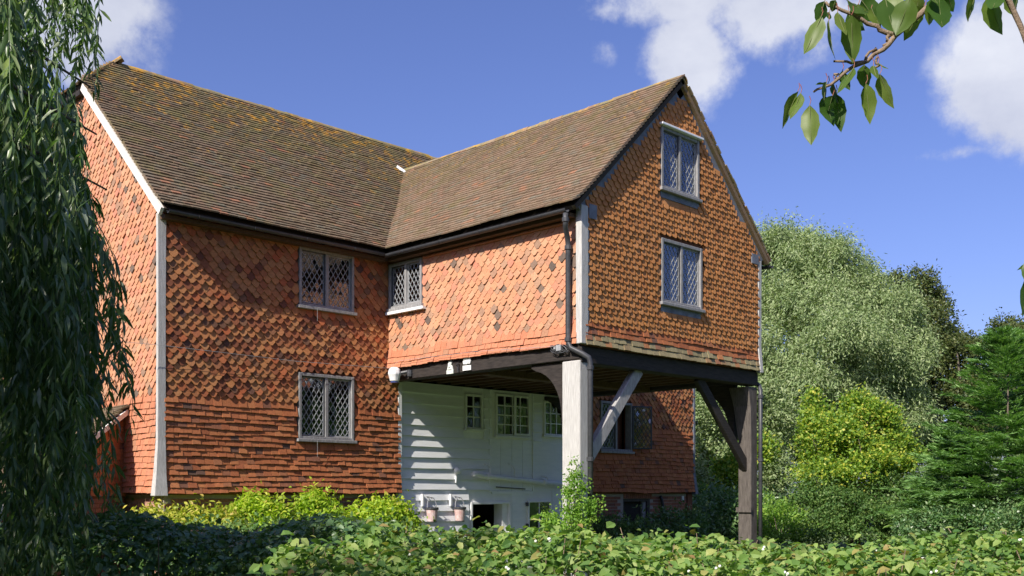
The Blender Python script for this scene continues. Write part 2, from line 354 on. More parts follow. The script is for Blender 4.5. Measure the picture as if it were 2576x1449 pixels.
def hang(parent, kind, mat, shapes, O, U, V, N, u0, u1, v0, v1, gauge, width, inside=None, off=None, kick=.034, wob=.010, seen=None, rj=.018, bend=0):
    O, U, V, N = (np.array(a, float) for a in (O, U, V, N))
    rows = int(round((v1-v0)/gauge)); r = random.Random(len(KIND.get(kind, []))+int(v0*100))
    for i in range(rows):
        v = v0+i*gauge; ph = r.uniform(0, 6.28); n = int((u1-u0)/width)+1; sh = (i % 2)*width/2+r.uniform(-.012, .012)
        us = [u0+k*width+sh-width/2+r.gauss(0, .002) for k in range(n+1)]
        if kind in ('roof_tile', 'plain_tile'):                    # a row ends flush at both sides
            us = [u for u in us if u0+width*.48 < u < u1-width*.48]
            if us and us[0]-width/2 > u0+.015: us.insert(0, u0+width*.49)
            if us and us[-1]+width/2 < u1-.015: us.append(u1-width*.49)
        for u in us:
            if u < u0+.02 or u > u1-.02: continue
            if inside and not inside(u, v+gauge*.5): continue
            vv = v+wob*(math.sin(u*1.7+ph)+.6*math.sin(u*4.1+2*ph))+r.gauss(0, .0025)
            o = (off(u, v) if off else 0)+.004; k2 = kick+r.gauss(0, {'roof_tile': .0025, 'scalloped_tile': .003}.get(kind, .0055))
            kb = k2
            if off: k2 += max(0, off(u, v)-off(u, v+.19))
            up = V*1.0-N*(k2/.19)+U*r.gauss(0, rj); up /= np.linalg.norm(up)
            nn = N+V*(k2/.19)+U*r.gauss(0, rj*1.2); nn -= up*(nn@up); nn /= np.linalg.norm(nn); uu = np.cross(up, nn)
            M = np.eye(4); M[:3, 0] = uu; M[:3, 1] = up; M[:3, 2] = nn; M[:3, 3] = O+U*u+V*vv+N*(o+max(kb, .006))
            s = score(M[:3, 3], N, gauge*width) if (seen is None or seen(u, v)) else 0
            piece(kind, parent, mat, r.choice(shapes), M, s)
def wall_sheet(name, mat, parent, O, U, N, lf, rf, zs, holes, thick=.2):
    """vertical wall of real thickness with openings; lf, rf: left and right edge at height z"""
    O, U, N = map(Vector, (O, U, N)); mb = MB(); zz = sorted(set(list(zs)+[h[k] for h in holes for k in (2, 3)])); zz = [z for z in zz if zs[0] <= z <= zs[-1]]
    up = Vector((0, 0, 1))
    for z0, z1 in zip(zz[:-1], zz[1:]):
        hs = sorted(h for h in holes if h[2] <= z0+1e-6 and h[3] >= z1-1e-6)
        segs = []; cur = None
        for h in hs: segs.append((cur, h[0])); cur = h[1]
        segs.append((cur, None))
        for a, b in segs:
            q = [(lf(z0) if a is None else a, z0), (rf(z0) if b is None else b, z0), (rf(z1) if b is None else b, z1), (lf(z1) if a is None else a, z1)]
            p = [O+U*x+up*z for x, z in q]
            mb.prism([v-N*thick for v in p], N, thick)
    return mb.build(name, mat, parent)

# ---------------------------------------------------------------- ground and far wood
gm = MB(); gn = 40
V = []; Fq = []
gx = np.sign(np.linspace(-1, 1, 81))*np.abs(np.linspace(-1, 1, 81))**3*900
for j, y in enumerate(gx):
    for i, x in enumerate(gx): V.append((x, y, .05*math.sin(x*.31)*math.cos(y*.27) if abs(x) < 60 and abs(y) < 60 and not (-2 < x < 16 and -6 < y < 9) else 0))
n = len(gx)
Fq = np.array([(j*n+i, j*n+i+1, (j+1)*n+i+1, (j+1)*n+i) for j in range(n-1) for i in range(n-1)])
tag(link(bpy.data.objects.new('ground', npmesh('ground', V, [Fq], M_GRASS, True))), kind='structure')

# ---------------------------------------------------------------- the mill
A, WW, P = 4.505, 5.043, 4.736; AW = A+WW; D = 7.0; LX = 14.18
ZB, ZE, ZR, ZR2 = 1.585, 5.95, 9.47, 8.62; ZG = 3.86
OV = .26; KM = (ZR-ZE)/(D/2+OV); KW = (ZR2-ZE)/(WW/2+OV); XR = A+WW/2
zmain = lambda y: ZE+KM*(min(y, D-y)+OV)
zwing = lambda x: ZE+KW*(min(x-A, AW-x)+OV)
mill = thing('watermill', 'old tile hung mill house with brown tiled roofs and a wing raised on timber posts', 'building')
RX = Vector((1, 0, 0)); RY = Vector((0, 1, 0)); UZ = Vector((0, 0, 1))
def part(name, parent=mill, label=None):
    o = bpy.data.objects.new(name, None); o.empty_display_size = .2; link(o, parent)
    if label: o['label'] = label
    return o

# openings: left, right, bottom, top
WA = (2.52, 3.68, 4.82, 5.84); WB = (2.51, 3.68, 2.52, 3.66); WK = (10.56, 11.70, 2.54, 3.67)
WC = (.07, 1.01, 4.97, 5.72); WD = (6.48, 7.57, 6.69, 7.72); WE = (6.49, 7.66, 4.78, 5.85)
WF = (6.45, 6.93, 2.86, 3.56); WG = (7.30, 8.30, 2.76, 3.62); WH = (8.74, 9.38, 2.82, 3.56); WI = (6.60, 7.75, .35, 1.40); WJ = (8.24, 8.98, .62, 1.42)
WL = (11.48, 12.50, 0.0, 1.44)
def hole_test(holes, m=.05):
    def f(u, v):
        for h in holes:
            if h[0]-m < u < h[1]+m and h[2]-m-.05 < v < h[3]+m: return False
        return True
    return f
def bell(z0, h, amt): return lambda u, v: amt*max(0, (z0+h-v)/h)**2
# front wall, left of the wing
front = wall_sheet('wall', M_BACK, mill, (0, 0, 0), RX, -RY, lambda z: 0, lambda z: 4.74, [ZB-.03, 3.68], [WB])
f2 = wall_sheet('wall', M_BACK, mill, (0, 0, 0), RX, -RY, lambda z: 0, lambda z: 4.74, [3.68, ZE+.2], [WA])
ff = bell(ZB, .75, .055)
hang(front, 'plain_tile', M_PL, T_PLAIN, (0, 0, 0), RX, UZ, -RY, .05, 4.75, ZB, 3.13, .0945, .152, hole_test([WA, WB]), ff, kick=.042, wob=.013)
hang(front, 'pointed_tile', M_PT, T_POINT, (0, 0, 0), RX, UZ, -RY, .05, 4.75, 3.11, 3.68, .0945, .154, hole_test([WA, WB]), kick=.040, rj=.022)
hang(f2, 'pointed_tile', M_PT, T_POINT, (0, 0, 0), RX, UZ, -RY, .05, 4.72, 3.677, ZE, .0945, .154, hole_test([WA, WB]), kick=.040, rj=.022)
# front wall, right of the wing
right = wall_sheet('wall', M_BACK, mill, (0, 0, 0), RX, -RY, lambda z: 9.9, lambda z: LX, [ZB-.03, ZE+.2], [WK])
hang(right, 'plain_tile', M_PL, T_PLAIN, (0, 0, 0), RX, UZ, -RY, 9.92, LX, ZB, 3.13, .0945, .152, hole_test([WK]), ff, kick=.042, wob=.013)
hang(right, 'pointed_tile', M_PT, T_POINT, (0, 0, 0), RX, UZ, -RY, 9.92, LX, 3.11, 3.9, .0945, .154, hole_test([WK]), kick=.040, rj=.022)
hang(right, 'pointed_tile', M_PT, T_POINT, (0, 0, 0), RX, UZ, -RY, AW, LX, 3.867, ZE, .0945, .154, hole_test([WK]), kick=.040, rj=.022)
# brick plinths
plin = wall_sheet('plinth', M_MORT, mill, (0, .07, 0), RX, -RY, lambda z: .1, lambda z: 4.75, [-.3, ZB-.03], [])
plr = wall_sheet('plinth', M_MORT, mill, (0, .05, 0), RX, -RY, lambda z: 9.9, lambda z: LX-.02, [-.3, ZB-.03], [WL])
pll = wall_sheet('plinth', M_MORT, mill, (.07, 0, 0), -RY, -RX, lambda z: -D, lambda z: -.1, [-.3, ZB-.03], [])
def brick_shape():
    r = random.Random(9); out = []
    for i in range(4):
        j = lambda: r.uniform(-.002, .002)
        out.append(slab('brick', [(-.107+j(), j()), (.107+j(), j()), (.107+j(), .065+j()), (-.107+j(), .065+j())], .03))
    return out
T_BRICK = brick_shape()
def bricks(parent, mat, O, U, N, u0, u1, z0, z1, holes=(), seen=None):
    O, U, N = (np.array(a, float) for a in (O, U, N)); r = random.Random(int(u0*77)+5)
    for i in range(int((z1-z0)/.075)):
        z = z0+i*.075; u = u0+.1125+(i % 2)*.1125
        while u < u1-.1:
            if all(not (h[0]-.11 < u < h[1]+.11 and h[2]-.05 < z < h[3]+.0) for h in holes):
                M = np.eye(4); M[:3, 0] = U; M[:3, 1] = (0, 0, 1); M[:3, 2] = N; M[:3, 3] = O+U*u+np.array((0, 0, z))+N*(r.gauss(-.02, .003))
                piece('brick', parent, mat, r.choice(T_BRICK), M, score(M[:3, 3], N, .016) if seen is None or seen(u, z) else 0)
            u += .225
bricks(plin, M_BR, (0, .07, 0), RX, -RY, .1, 4.72, .0, ZB-.03, seen=lambda u, z: z > 1.1)
bricks(plr, M_BR, (0, .05, 0), RX, -RY, 9.92, LX-.05, 0, ZB-.03, [(WL[0], WL[1], 0, 1.55)])
bricks(pll, M_BRP, (.07, 0, 0), -RY, -RX, -D, -.12, .0, ZB-.03, seen=lambda u, z: u > -1.3 and z > .9)
for k in range(14):                                                # soldier course over the cellar door
    M = np.eye(4); M[:3, 0] = (0, 0, 1); M[:3, 1] = -np.array(RX); M[:3, 2] = -np.array(RY); M[:3, 3] = (WL[0]+.01+k*.076+.07, .055, 1.445+.107-.0)
    piece('brick', plr, M_BR, T_BRICK[k % 4], M, score(M[:3, 3], (0, -1, 0), .016))
# left gable wall
YV, ZV = 2.5, 8.62
gl = wall_sheet('wall', M_BACK, mill, (0, 0, 0), -RY, -RX, lambda z: -D if z < ZE else -D+max(0, (z-ZE)/KM-OV)-.0, lambda z: 0 if z < ZE else -max(0, (z-ZE)/KM-OV), [ZB-.03, ZE, ZE+OV*KM+.001, ZV], [])
ing = lambda u, v: v < zmain(-u)-.16 and u > -D+.1
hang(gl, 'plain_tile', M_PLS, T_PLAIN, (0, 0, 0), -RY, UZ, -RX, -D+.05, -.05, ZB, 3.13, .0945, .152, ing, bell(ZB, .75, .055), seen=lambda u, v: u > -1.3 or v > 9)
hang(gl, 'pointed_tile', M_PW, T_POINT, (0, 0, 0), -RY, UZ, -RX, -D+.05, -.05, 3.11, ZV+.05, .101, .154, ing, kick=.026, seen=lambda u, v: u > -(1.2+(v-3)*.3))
# back and far end of the main house, plain
wall_sheet('wall', M_BACK, mill, (0, D, 0), RX, RY, lambda z: 0, lambda z: LX, [-.3, ZE+.2], [])
wall_sheet('wall', M_BACK, mill, (LX, 0, 0), RY, RX, lambda z: 0 if z < ZE else max(0, (z-ZE)/KM-OV), lambda z: D if z < ZE else D-max(0, (z-ZE)/KM-OV), [-.3, ZE, ZE+OV*KM+.001, ZR-.15], [])
# wing side wall
side = wall_sheet('wall', M_BACK, mill, (A, 0, 0), -RY, -RX, lambda z: 0, lambda z: P, [ZG+.03, ZE+.2], [WC])
fs = bell(3.9, .4, .035)
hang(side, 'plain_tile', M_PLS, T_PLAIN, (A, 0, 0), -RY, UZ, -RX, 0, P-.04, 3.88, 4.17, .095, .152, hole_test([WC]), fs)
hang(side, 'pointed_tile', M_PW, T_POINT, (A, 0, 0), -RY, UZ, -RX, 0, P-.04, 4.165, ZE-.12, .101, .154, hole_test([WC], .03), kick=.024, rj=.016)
mb = MB(); mb.box((A-.075, -P+.2, 5.765), (A-.002, -1.06, 5.785)); mb.build('tile_batten', M_PLS, side)
# wing gable wall
slx = lambda z, s=0.: max(A, A-OV+(z-ZE)/KW+s) if z > ZE else A
srx = lambda z, s=0.: min(AW, AW+OV-(z-ZE)/KW-s) if z > ZE else AW
gab = wall_sheet('wall', M_BACK, mill, (0, -P, 0), RX, -RY, lambda z: slx(z), lambda z: max(srx(z), slx(z)+.002), [ZG, ZE, ZE+OV*KW+.001, ZR2-.12], [WD, WE])
ingb = lambda u, v: v < zwing(u)-.24 and hole_test([WD, WE], .04)(u, v) and not (WD[0]-.05 < u < WD[1]+.05 and WD[2]-.22 < v < WD[3]) and not (WE[0]-.05 < u < WE[1]+.05 and WE[2]-.2 < v < WE[3])
hang(gab, 'plain_tile', M_MO, T_PLAIN, (0, -P, 0), RX, UZ, -RY, A+.04, AW, ZG, ZG+.19, .095, .152, None, bell(ZG, .4, .045), wob=.005)
hang(gab, 'plain_tile', M_PL, T_PLAIN, (0, -P, 0), RX, UZ, -RY, A+.04, AW, ZG+.19, ZG+.36, .095, .152, None, bell(ZG, .4, .045))
hang(gab, 'scalloped_tile', M_SC, T_SCAL, (0, -P, 0), RX, UZ, -RY, A+.06, AW-.03, ZG+.36, ZR2-.3, .0885, .1535, ingb, kick=.042, rj=.009, wob=.004)
# wing far side, back end inside the main roof is open
wall_sheet('wall', M_BACK, mill, (AW, -P, 0), RY, RX, lambda z: 0, lambda z: P, [ZG, ZE+.2], [])

# ---------------------------------------------------------------- roofs
sl_ = math.hypot(1, KM); VM = Vector((0, 1/sl_, KM/sl_)); NM = Vector((0, -KM/sl_, 1/sl_))
slw = math.hypot(1, KW); VWl = Vector((1/slw, 0, KW/slw)); NWl = Vector((-KW/slw, 0, 1/slw))
HX = .80; KH = (ZR-ZV)/(HX+.12)                                   # half hip at the left end
zhip = lambda x: ZV+KH*(x+.12)
roof = part('roof')
def rslab(pts, n, name, mat, parent, t=.07):
    MB().prism([Vector(p)-Vector(n)*t for p in pts], n, t).build(name, mat, parent)
yv = (ZV-ZE)/KM-OV
rslab([(-.1, -OV, ZE), (LX+.1, -OV, ZE), (LX+.1, D/2, ZR), (HX, D/2, ZR), (-.1, yv, ZV)], NM, 'roof_deck', M_UNDER, roof)
rslab([(LX+.1, D+OV, ZE), (-.1, D+OV, ZE), (-.1, D-yv, ZV), (HX, D/2, ZR), (LX+.1, D/2, ZR)], (0, KM/sl_, 1/sl_), 'roof_slope', M_RF, roof)
rslab([(-.12, yv-.02, ZV), (HX, D/2, ZR), (-.12, D-yv+.02, ZV)], (-.6, 0, .8), 'roof_deck', M_UNDER, roof)
yj = (ZR2-ZE)/KM-OV
rw = part('roof')
rslab([(A-OV, -P-.1, ZE), (XR, -P-.1, ZR2), (XR, yj+.3, ZR2), (A-OV, -.2, ZE)], NWl, 'roof_deck', M_UNDER, rw)
rslab([(XR, -P-.1, ZR2), (AW+OV, -P-.1, ZE), (AW+OV, -.2, ZE), (XR, yj+.3, ZR2)], (KW/slw, 0, 1/slw), 'roof_slope', M_RW, rw)
und = lambda u, v: .022+.012*math.sin(u*.9+.5)*math.sin(v*1.1)+.006*math.sin(u*2.3+v)+.05*max(0, (.5-v)/.5)**2*.6
def in_main(u, v):
    y = -OV+v/sl_; z = ZE+KM*(y+OV)
    if u < HX and z > zhip(u)+.02: return False
    return not (A-OV+.03 < u < AW+OV and zwing(u) > z+.03 and y < yj)
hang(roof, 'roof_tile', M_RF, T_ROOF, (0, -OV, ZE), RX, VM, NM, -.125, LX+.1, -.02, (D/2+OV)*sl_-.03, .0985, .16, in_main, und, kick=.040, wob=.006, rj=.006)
def in_wing(u, v):
    x = A-OV+v/slw; y = -u
    return zmain(y)+.0 < ZE+KW*(x-A+OV)+.05 or y < -OV
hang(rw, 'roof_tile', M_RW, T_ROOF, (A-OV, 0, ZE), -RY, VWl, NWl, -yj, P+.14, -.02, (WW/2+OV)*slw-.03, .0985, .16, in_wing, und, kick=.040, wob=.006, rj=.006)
nh = Vector((-KH, 0, 1)).normalized(); vh = Vector((1, 0, KH)).normalized(); lh = (HX+.12)*math.hypot(1, KH)
hang(roof, 'roof_tile', M_RF, T_ROOF, (-.12, 0, ZV), -RY, vh, nh, -(D-yv), -yv, -.03, lh, .0985, .16, lambda u, v: abs(-u-D/2) < (D/2-yv)*(1-v/lh)+.02, kick=.03)
def ridge_shape(L_, R):
    n = 7; vs = []; fs = []
    for x in (-L_/2, L_/2):
        for rr in (R, R-.018):
            for k in range(n): a = math.pi*k/(n-1)*1.05-.08; vs.append((x, -rr*math.cos(a), rr*math.sin(a)))
    for k in range(n-1):
        fs += [(k, k+1, 2*n+k+1, 2*n+k), (n+k+1, n+k, 3*n+k, 3*n+k+1), (k+1, k, n+k, n+k+1), (2*n+k, 2*n+k+1, 3*n+k+1, 3*n+k)]
    fs += [(0, 2*n, 3*n, n), (n-1, 2*n-1, 4*n-1, 3*n-1)]
    return Shape('ridge_tile', vs, fs)
T_RIDGE = ridge_shape(.30, .115); T_HIP = ridge_shape(.30, .075)
def ridge(parent, p, q, mat, shape=None):
    p, q = np.array(p, float), np.array(q, float); d = q-p; Lr = np.linalg.norm(d); d /= Lr; r = random.Random(4)
    s = np.cross((0, 0, 1), d); s /= np.linalg.norm(s); u = np.cross(d, s)
    for k in range(int(Lr/.302)+1):
        M = np.eye(4); M[:3, 0] = d+s*r.gauss(0, .012)+u*r.gauss(0, .015); M[:3, 1] = s; M[:3, 2] = u; M[:3, 3] = p+d*(k*.302+.15)+u*r.gauss(0, .006)
        piece('ridge_tile', parent, mat, shape or T_RIDGE, M, score(M[:3, 3], NM, .06))
ridge(roof, (HX+.1, D/2, ZR-.035), (LX+.1, D/2, ZR-.035), M_RG)
ridge(rw, (XR, -P-.12, ZR2-.035), (XR, yj-.15, ZR2-.035), M_RG)
ridge(roof, (-.14, yv, ZV-.02), (HX, D/2, ZR-.03), M_RF, T_HIP); ridge(roof, (-.14, D-yv, ZV-.02), (HX, D/2, ZR-.03), M_RF, T_HIP)
mb = MB()                                                          # white lead saddle where the wing ridge dies into the main slope
SS = .55; c = Vector((XR-.10, yj-.22, ZR2-.06))
mb.add([c+SS*Vector((-.36, .22, .16)), c+SS*Vector((-.30, .30, .30)), c+SS*Vector((-.04, .03, .05)), c+SS*Vector((-.1, -.07, -.07)), c+SS*Vector((.06, -.10, .14)), c+SS*Vector((0, -.24, .02)),
        c+SS*Vector((-.36, .26, .13)), c+SS*Vector((-.30, .34, .27)), c+SS*Vector((-.02, .07, .02)), c+SS*Vector((-.08, -.03, -.10)), c+SS*Vector((.08, -.06, .11)), c+SS*Vector((.02, -.2, -.01))],
       [(0, 1, 2, 3), (3, 2, 4, 5), (9, 8, 7, 6), (11, 10, 8, 9), (0, 6, 7, 1), (1, 7, 8, 2), (2, 8, 10, 4), (4, 10, 11, 5), (5, 11, 9, 3), (3, 9, 6, 0)])
mb.build('lead_saddle', M_LEADS, rw)
# white verge along the left gable, and its hip end board
vb = MB(); vb.obox((0, -OV, ZE), VM, NM, RX, (-.03, math.hypot(yv+OV, ZV-ZE)-.02), (-.11, .015), (-.125, -.072)); vb.build('verge_board', M_VERGE, roof)
vb = MB(); vb.box((-.12, yv+.1, ZV-.16), (-.04, D-yv-.1, ZV-.07)); vb.build('hip_fascia', M_DARKT, roof)
# wing verges: slate coloured board on the left, mortar on the right
for sgn, x0 in ((1, A-OV), (-1, AW+OV)):
    V2 = Vector((sgn/slw, 0, KW/slw)); N2 = Vector((-sgn*KW/slw, 0, 1/slw)); ln = (WW/2+OV)*slw
    b = MB(); b.obox((x0, -P, ZE), V2, N2, -RY, (.12, ln-.05), (-.23, -.075), (-.01, .035)); b.build('bargeboard', M_SLATE, rw)
    b = MB(); b.obox((x0, -P, ZE), V2, N2, -RY, (0, ln-.02), (-.072, -.004), (.03, .095)); b.build('verge_mortar', M_RG, rw)
MB().prism([Vector((XR-.30, -P-.03, ZR2-.38)), Vector((XR+.30, -P-.03, ZR2-.38)), Vector((XR, -P-.03, ZR2-.03))], RY, .05).build('apex_board', M_SLATE, rw)
# right hand slope verge tiles seen edge on
b = MB(); N2 = Vector((KW/slw, 0, 1/slw)); V2 = Vector((-1/slw, 0, KW/slw))
rr = random.Random(3)
for i in range(int((WW/2+OV)*slw/.0985)):
    b.obox((AW+OV, -P, ZE), V2, N2, -RY, (i*.0985, i*.0985+.16), (.0+rr.uniform(0, .008), .03+rr.uniform(0, .012)), (.0, .13+rr.uniform(-.02, .015)))
b.build('verge_tiles', M_RG, rw)
# eaves boards
MB().box((-.02, -.2, ZE-.13), (A-.2, -.03, ZE-.07)).build('eaves_board', M_JOIST, roof)
MB().box((A-.2, -P+.06, ZE-.13), (A-.03, -.2, ZE-.07)).build('eaves_board', M_JOIST, rw)
MB().box((AW+.02, -P+.06, ZE-.13), (AW+.2, -.1, ZE-.07)).build('eaves_board', M_JOIST, rw)
MB().box((AW+.2, -.2, ZE-.13), (LX, -.03, ZE-.07)).build('eaves_board', M_JOIST, roof)

# ---------------------------------------------------------------- gutters and pipes
def gutter(p, q, out, parent=mill, label=None, rad=.055):
    p, q, o = Vector(p), Vector(q), Vector(out); n = 9; R = rad; vs = []; fs = []
    for e in (p, q):
        for rr_ in (R, R-.006):
            for k in range(n): a = math.pi*k/(n-1); vs.append(e+o*(R*0+rr_*math.cos(a))-UZ*rr_*math.sin(a))
    for k in range(n-1): fs += [(k, k+1, 2*n+k+1, 2*n+k), (n+k+1, n+k, 3*n+k, 3*n+k+1), (k, n+k, n+k+1, k+1), (2*n+k+1, 3*n+k+1, 3*n+k, 2*n+k)]
    fs += [(0, 2*n, 3*n, n), (n-1, 2*n-1, 4*n-1, 3*n-1)]
    m = MB().add(vs, fs); d = (q-p); ln = d.length; d.normalize()
    g = m.build('gutter', M_IRON, parent)
    i = .5
    while i < ln:
        b = MB(); c = p+d*i; b.tube([c+o*(R+.004)*math.cos(a)-UZ*(R+.004)*math.sin(a) for a in np.linspace(0, math.pi, 7)], .007, 5); b.build('gutter_bracket', M_IRON, g); i += 1.0
    return g
gutter((A-OV-.02, -OV-.02, ZE-.035), (A-OV-.02, -P+.04, ZE-.035), -RX)
gutter((-.02, -OV-.045, ZE-.03), (A-OV-.1, -OV-.045, ZE-.03), -RY, rad=.048)
gutter((AW+OV+.05, -.3, ZE-.06), (AW+OV+.05, -P-.12, ZE-.06), RX)
def pipe(name, pts, r, mat, rings=(), parent=mill, n=10, label=None):
    o = MB().tube(pts, r, n).build(name, mat, parent, smooth=True)
    for c, d in rings:
        c, d = Vector(c), Vector(d).normalized(); MB().tube([c-d*.035, c-d*.03, c+d*.03, c+d*.035], [r+.002, r+.014, r+.014, r+.002], n).build('pipe_collar', mat, o)
    if label: o['label'] = label
    return o
xg, yg = A-OV-.02, -P+.07
pipe('downpipe', [(xg, yg, ZE-.1), (xg, yg, ZE-.24), (xg+.03, yg+.03, ZE-.30), (xg+.14, yg+.09, ZE-.42), (A-.11, yg+.10, ZE-.52), (A-.11, yg+.10, 3.92), (A-.10, yg+.06, 3.82), (A-.03, -P-.05, 3.72), (A+.03, -P-.13, 3.66), (A+.04, -P-.15, 3.58), (A+.04, -P-.15, .2)],
     .042, M_IRON, [((xg, yg, ZE-.2), UZ), ((A-.11, yg+.10, ZE-.58), UZ), ((A-.11, yg+.10, 3.95), UZ), ((A+.04, -P-.15, 3.5), UZ), ((A+.04, -P-.15, 2.1), UZ)])
pipe('downpipe', [(AW+OV+.05, -P+.25, ZE-.1), (AW+OV+.05, -P+.25, ZE-.22), (AW+.2, -P+.18, ZE-.42), (AW+.09, -P+.12, ZE-.5), (AW+.09, -P+.12, 3.7), (AW+.05, -P-.0, 3.6), (AW-.045, -P-.085, 3.5), (AW-.045, -P-.085, .1)], .038, M_IRON,
     [((AW-.045, -P-.085, 3.38), UZ), ((AW-.045, -P-.085, 2.2), UZ), ((AW+.09, -P+.12, 3.75), UZ)])
# ---------------------------------------------------------------- corner boards
def post(name, quad, mat, label=None, parent=mill, bevel=.008):       # quad: list of (z, x0, y0, x1, y1)
    m = MB(); vs = []; fs = []
    for z, x0, y0, x1, y1 in quad: vs += [(x0, y0, z), (x1, y0, z), (x1, y1, z), (x0, y1, z)]
    k = len(quad)
    for i in range(k-1):
        for j in range(4): fs.append((i*4+j, i*4+(j+1) % 4, i*4+4+(j+1) % 4, i*4+4+j))
    fs += [(3, 2, 1, 0), tuple(range(4*k-4, 4*k))]
    o = m.add(vs, fs).build(name, mat, parent, bevel)
    if label: o['label'] = label
    return o
post('corner_board', [(ZB-.05, -.15, -.13, .075, .01), (1.9, -.105, -.09, .07, .01), (2.4, -.065, -.06, .075, .01), (4.2, -.055, -.05, .08, .01), (ZE-.03, -.06, -.055, .085, .01)], M_WHITEW, 'weathered white corner board flaring at its foot')
post('corner_board', [(ZG+.02, A-.06, -P-.06, A+.10, -P+.06), (ZE+.06, A-.06, -P-.06, A+.10, -P+.06)], M_WHITEW)
MB().box((A+.10, -P-.05, ZG+.02), (A+.13, -P-.002, ZE-.2)).build('corner_fillet', M_WHITEW, mill)
MB().box((A+.12, -P-.065, ZE-.12), (A+.30, -P-.002, ZE+.1)).build('kneeler_board', M_SLATE, mill)
MB().box((AW-.3, -P-.065, ZE-.1), (AW-.075, -P-.002, ZE+.08)).build('kneeler_board', M_SLATE, mill)
post('corner_board', [(ZG-.03, AW-.06, -P-.1, AW+.045, -P+.1), (4.3, AW-.06, -P-.055, AW+.045, -P+.1), (ZE-.02, AW-.06, -P-.055, AW+.045, -P+.1)], M_WHITEW)
post('corner_board', [(ZB-.05, LX-.03, -.13, LX+.09, .1), (2.1, LX-.04, -.06, LX+.05, .1), (ZE, LX-.04, -.06, LX+.05, .1)], M_SLATE)
MB().box((4.70, -.052, 1.2), (4.78, .06, 3.66)).build('corner_board', M_WPAINT, mill)

# ---------------------------------------------------------------- windows
def clip_poly(poly, x0, x1, y0, y1):
    for ax, lim, s in ((0, x0, 1), (0, x1, -1), (1, y0, 1), (1, y1, -1)):
        out = []
        for i, p in enumerate(poly):
            q = poly[(i+1) % len(poly)]; a = s*(p[ax]-lim); b = s*(q[ax]-lim)
            if a >= 0: out.append(p)
            if a*b < 0: t = a/(a-b); out.append((p[0]+(q[0]-p[0])*t, p[1]+(q[1]-p[1])*t))
        poly = out
        if len(poly) < 3: return []
    return poly
def pane_piece(parent, kind, poly, O, U, N, n_off, tilt):
    cx = sum(p[0] for p in poly)/len(poly); cy = sum(p[1] for p in poly)/len(poly)
    s = slab(kind, [(x-cx, y-cy) for x, y in poly], .003)
    U, N = np.array(U, float), np.array(N, float); up = np.array((0, 0, 1.)); nn = N+U*tilt[0]+up*tilt[1]; nn /= np.linalg.norm(nn)
    uu = U-nn*(U@nn); uu /= np.linalg.norm(uu); M = np.eye(4); M[:3, 0] = uu; M[:3, 1] = np.cross(nn, uu); M[:3, 2] = nn; M[:3, 3] = np.array(O)+U*cx+up*cy+N*n_off
    area = abs(sum(poly[i][0]*poly[(i+1) % len(poly)][1]-poly[(i+1) % len(poly)][0]*poly[i][1] for i in range(len(poly))))/2
    piece(kind, parent, M_GLASS, s, M, score(M[:3, 3], N, area))
def lattice(parent, O, U, N, x0, x1, y0, y1, dw, dh, n_off, seed, kind='diamond_pane', lmat=None):
    r = random.Random(seed); m = MB(); O = Vector(O); U = Vector(U); N = Vector(N)
    K = int((x1-x0)/dw+(y1-y0)/dh)+3
    for i in range(-K, K+1):
        for j in range(-K, K+1):
            cx = x0+(i+j)/2*dw; cy = y0+(i-j)/2*dh
            poly = clip_poly([(cx-dw/2, cy), (cx, cy-dh/2), (cx+dw/2, cy), (cx, cy+dh/2)], x0, x1, y0, y1)
            if poly: pane_piece(parent, kind, poly, O, U, N, n_off, (r.gauss(0, .02), r.gauss(0, .02)))
    for s in (1, -1):
        for k in range(-K*2, K*2+1):
            p = clip_seg(x0, x1, y0, y1, dw, dh, s, k)
            if p:
                a, b = p; m.beam(O+U*a[0]+UZ*a[1]+N*(n_off+.004), O+U*b[0]+UZ*b[1]+N*(n_off+.004), .0095, .012, tuple(N))
    for a, b in (((x0, y0), (x1, y0)), ((x0, y1), (x1, y1)), ((x0, y0), (x0, y1)), ((x1, y0), (x1, y1))):
        m.beam(O+U*a[0]+UZ*a[1]+N*(n_off+.004), O+U*b[0]+UZ*b[1]+N*(n_off+.004), .017, .014, tuple(N))
    return m.build('lead_lattice', lmat or M_LEAD, parent)
def clip_seg(x0, x1, y0, y1, dw, dh, s, k):                       # line (x-x0)/dw + s (y-y0)/dh = k+.5 clipped to the light
    pts = []
    f = lambda x: y0+s*dh*(k+.5-(x-x0)/dw)
    g = lambda y: x0+dw*(k+.5-s*(y-y0)/dh)
    for x in (x0, x1):
        if y0-1e-9 <= f(x) <= y1+1e-9: pts.append((x, f(x)))
    for y in (y0, y1):
        if x0 < g(y) < x1: pts.append((g(y), y))
    if len(pts) >= 2 and math.hypot(pts[0][0]-pts[1][0], pts[0][1]-pts[1][1]) > .02: return pts[0], pts[1]
def frame_bars(parent, O, U, N, w, h, fw, mat, n0, n1, name='frame'):
    O, U, N = map(Vector, (O, U, N)); m = MB()
    m.obox(O, U, UZ, N, (0, fw), (0, h), (n0, n1)); m.obox(O, U, UZ, N, (w-fw, w), (0, h), (n0, n1))
    m.obox(O, U, UZ, N, (fw, w-fw), (h-fw, h), (n0, n1-.004)); m.obox(O, U, UZ, N, (fw, w-fw), (0, fw*.8), (n0, n1-.004))
    return m.build(name, mat, parent, .005)
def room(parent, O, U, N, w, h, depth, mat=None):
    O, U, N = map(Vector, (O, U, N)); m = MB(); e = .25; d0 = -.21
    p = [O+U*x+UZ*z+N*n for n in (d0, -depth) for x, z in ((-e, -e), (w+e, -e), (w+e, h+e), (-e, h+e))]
    m.add(p, [(4, 5, 6, 7), (0, 1, 5, 4), (1, 2, 6, 5), (2, 3, 7, 6), (3, 0, 4, 7)]); return m.build('room', mat or M_ROOM, parent)
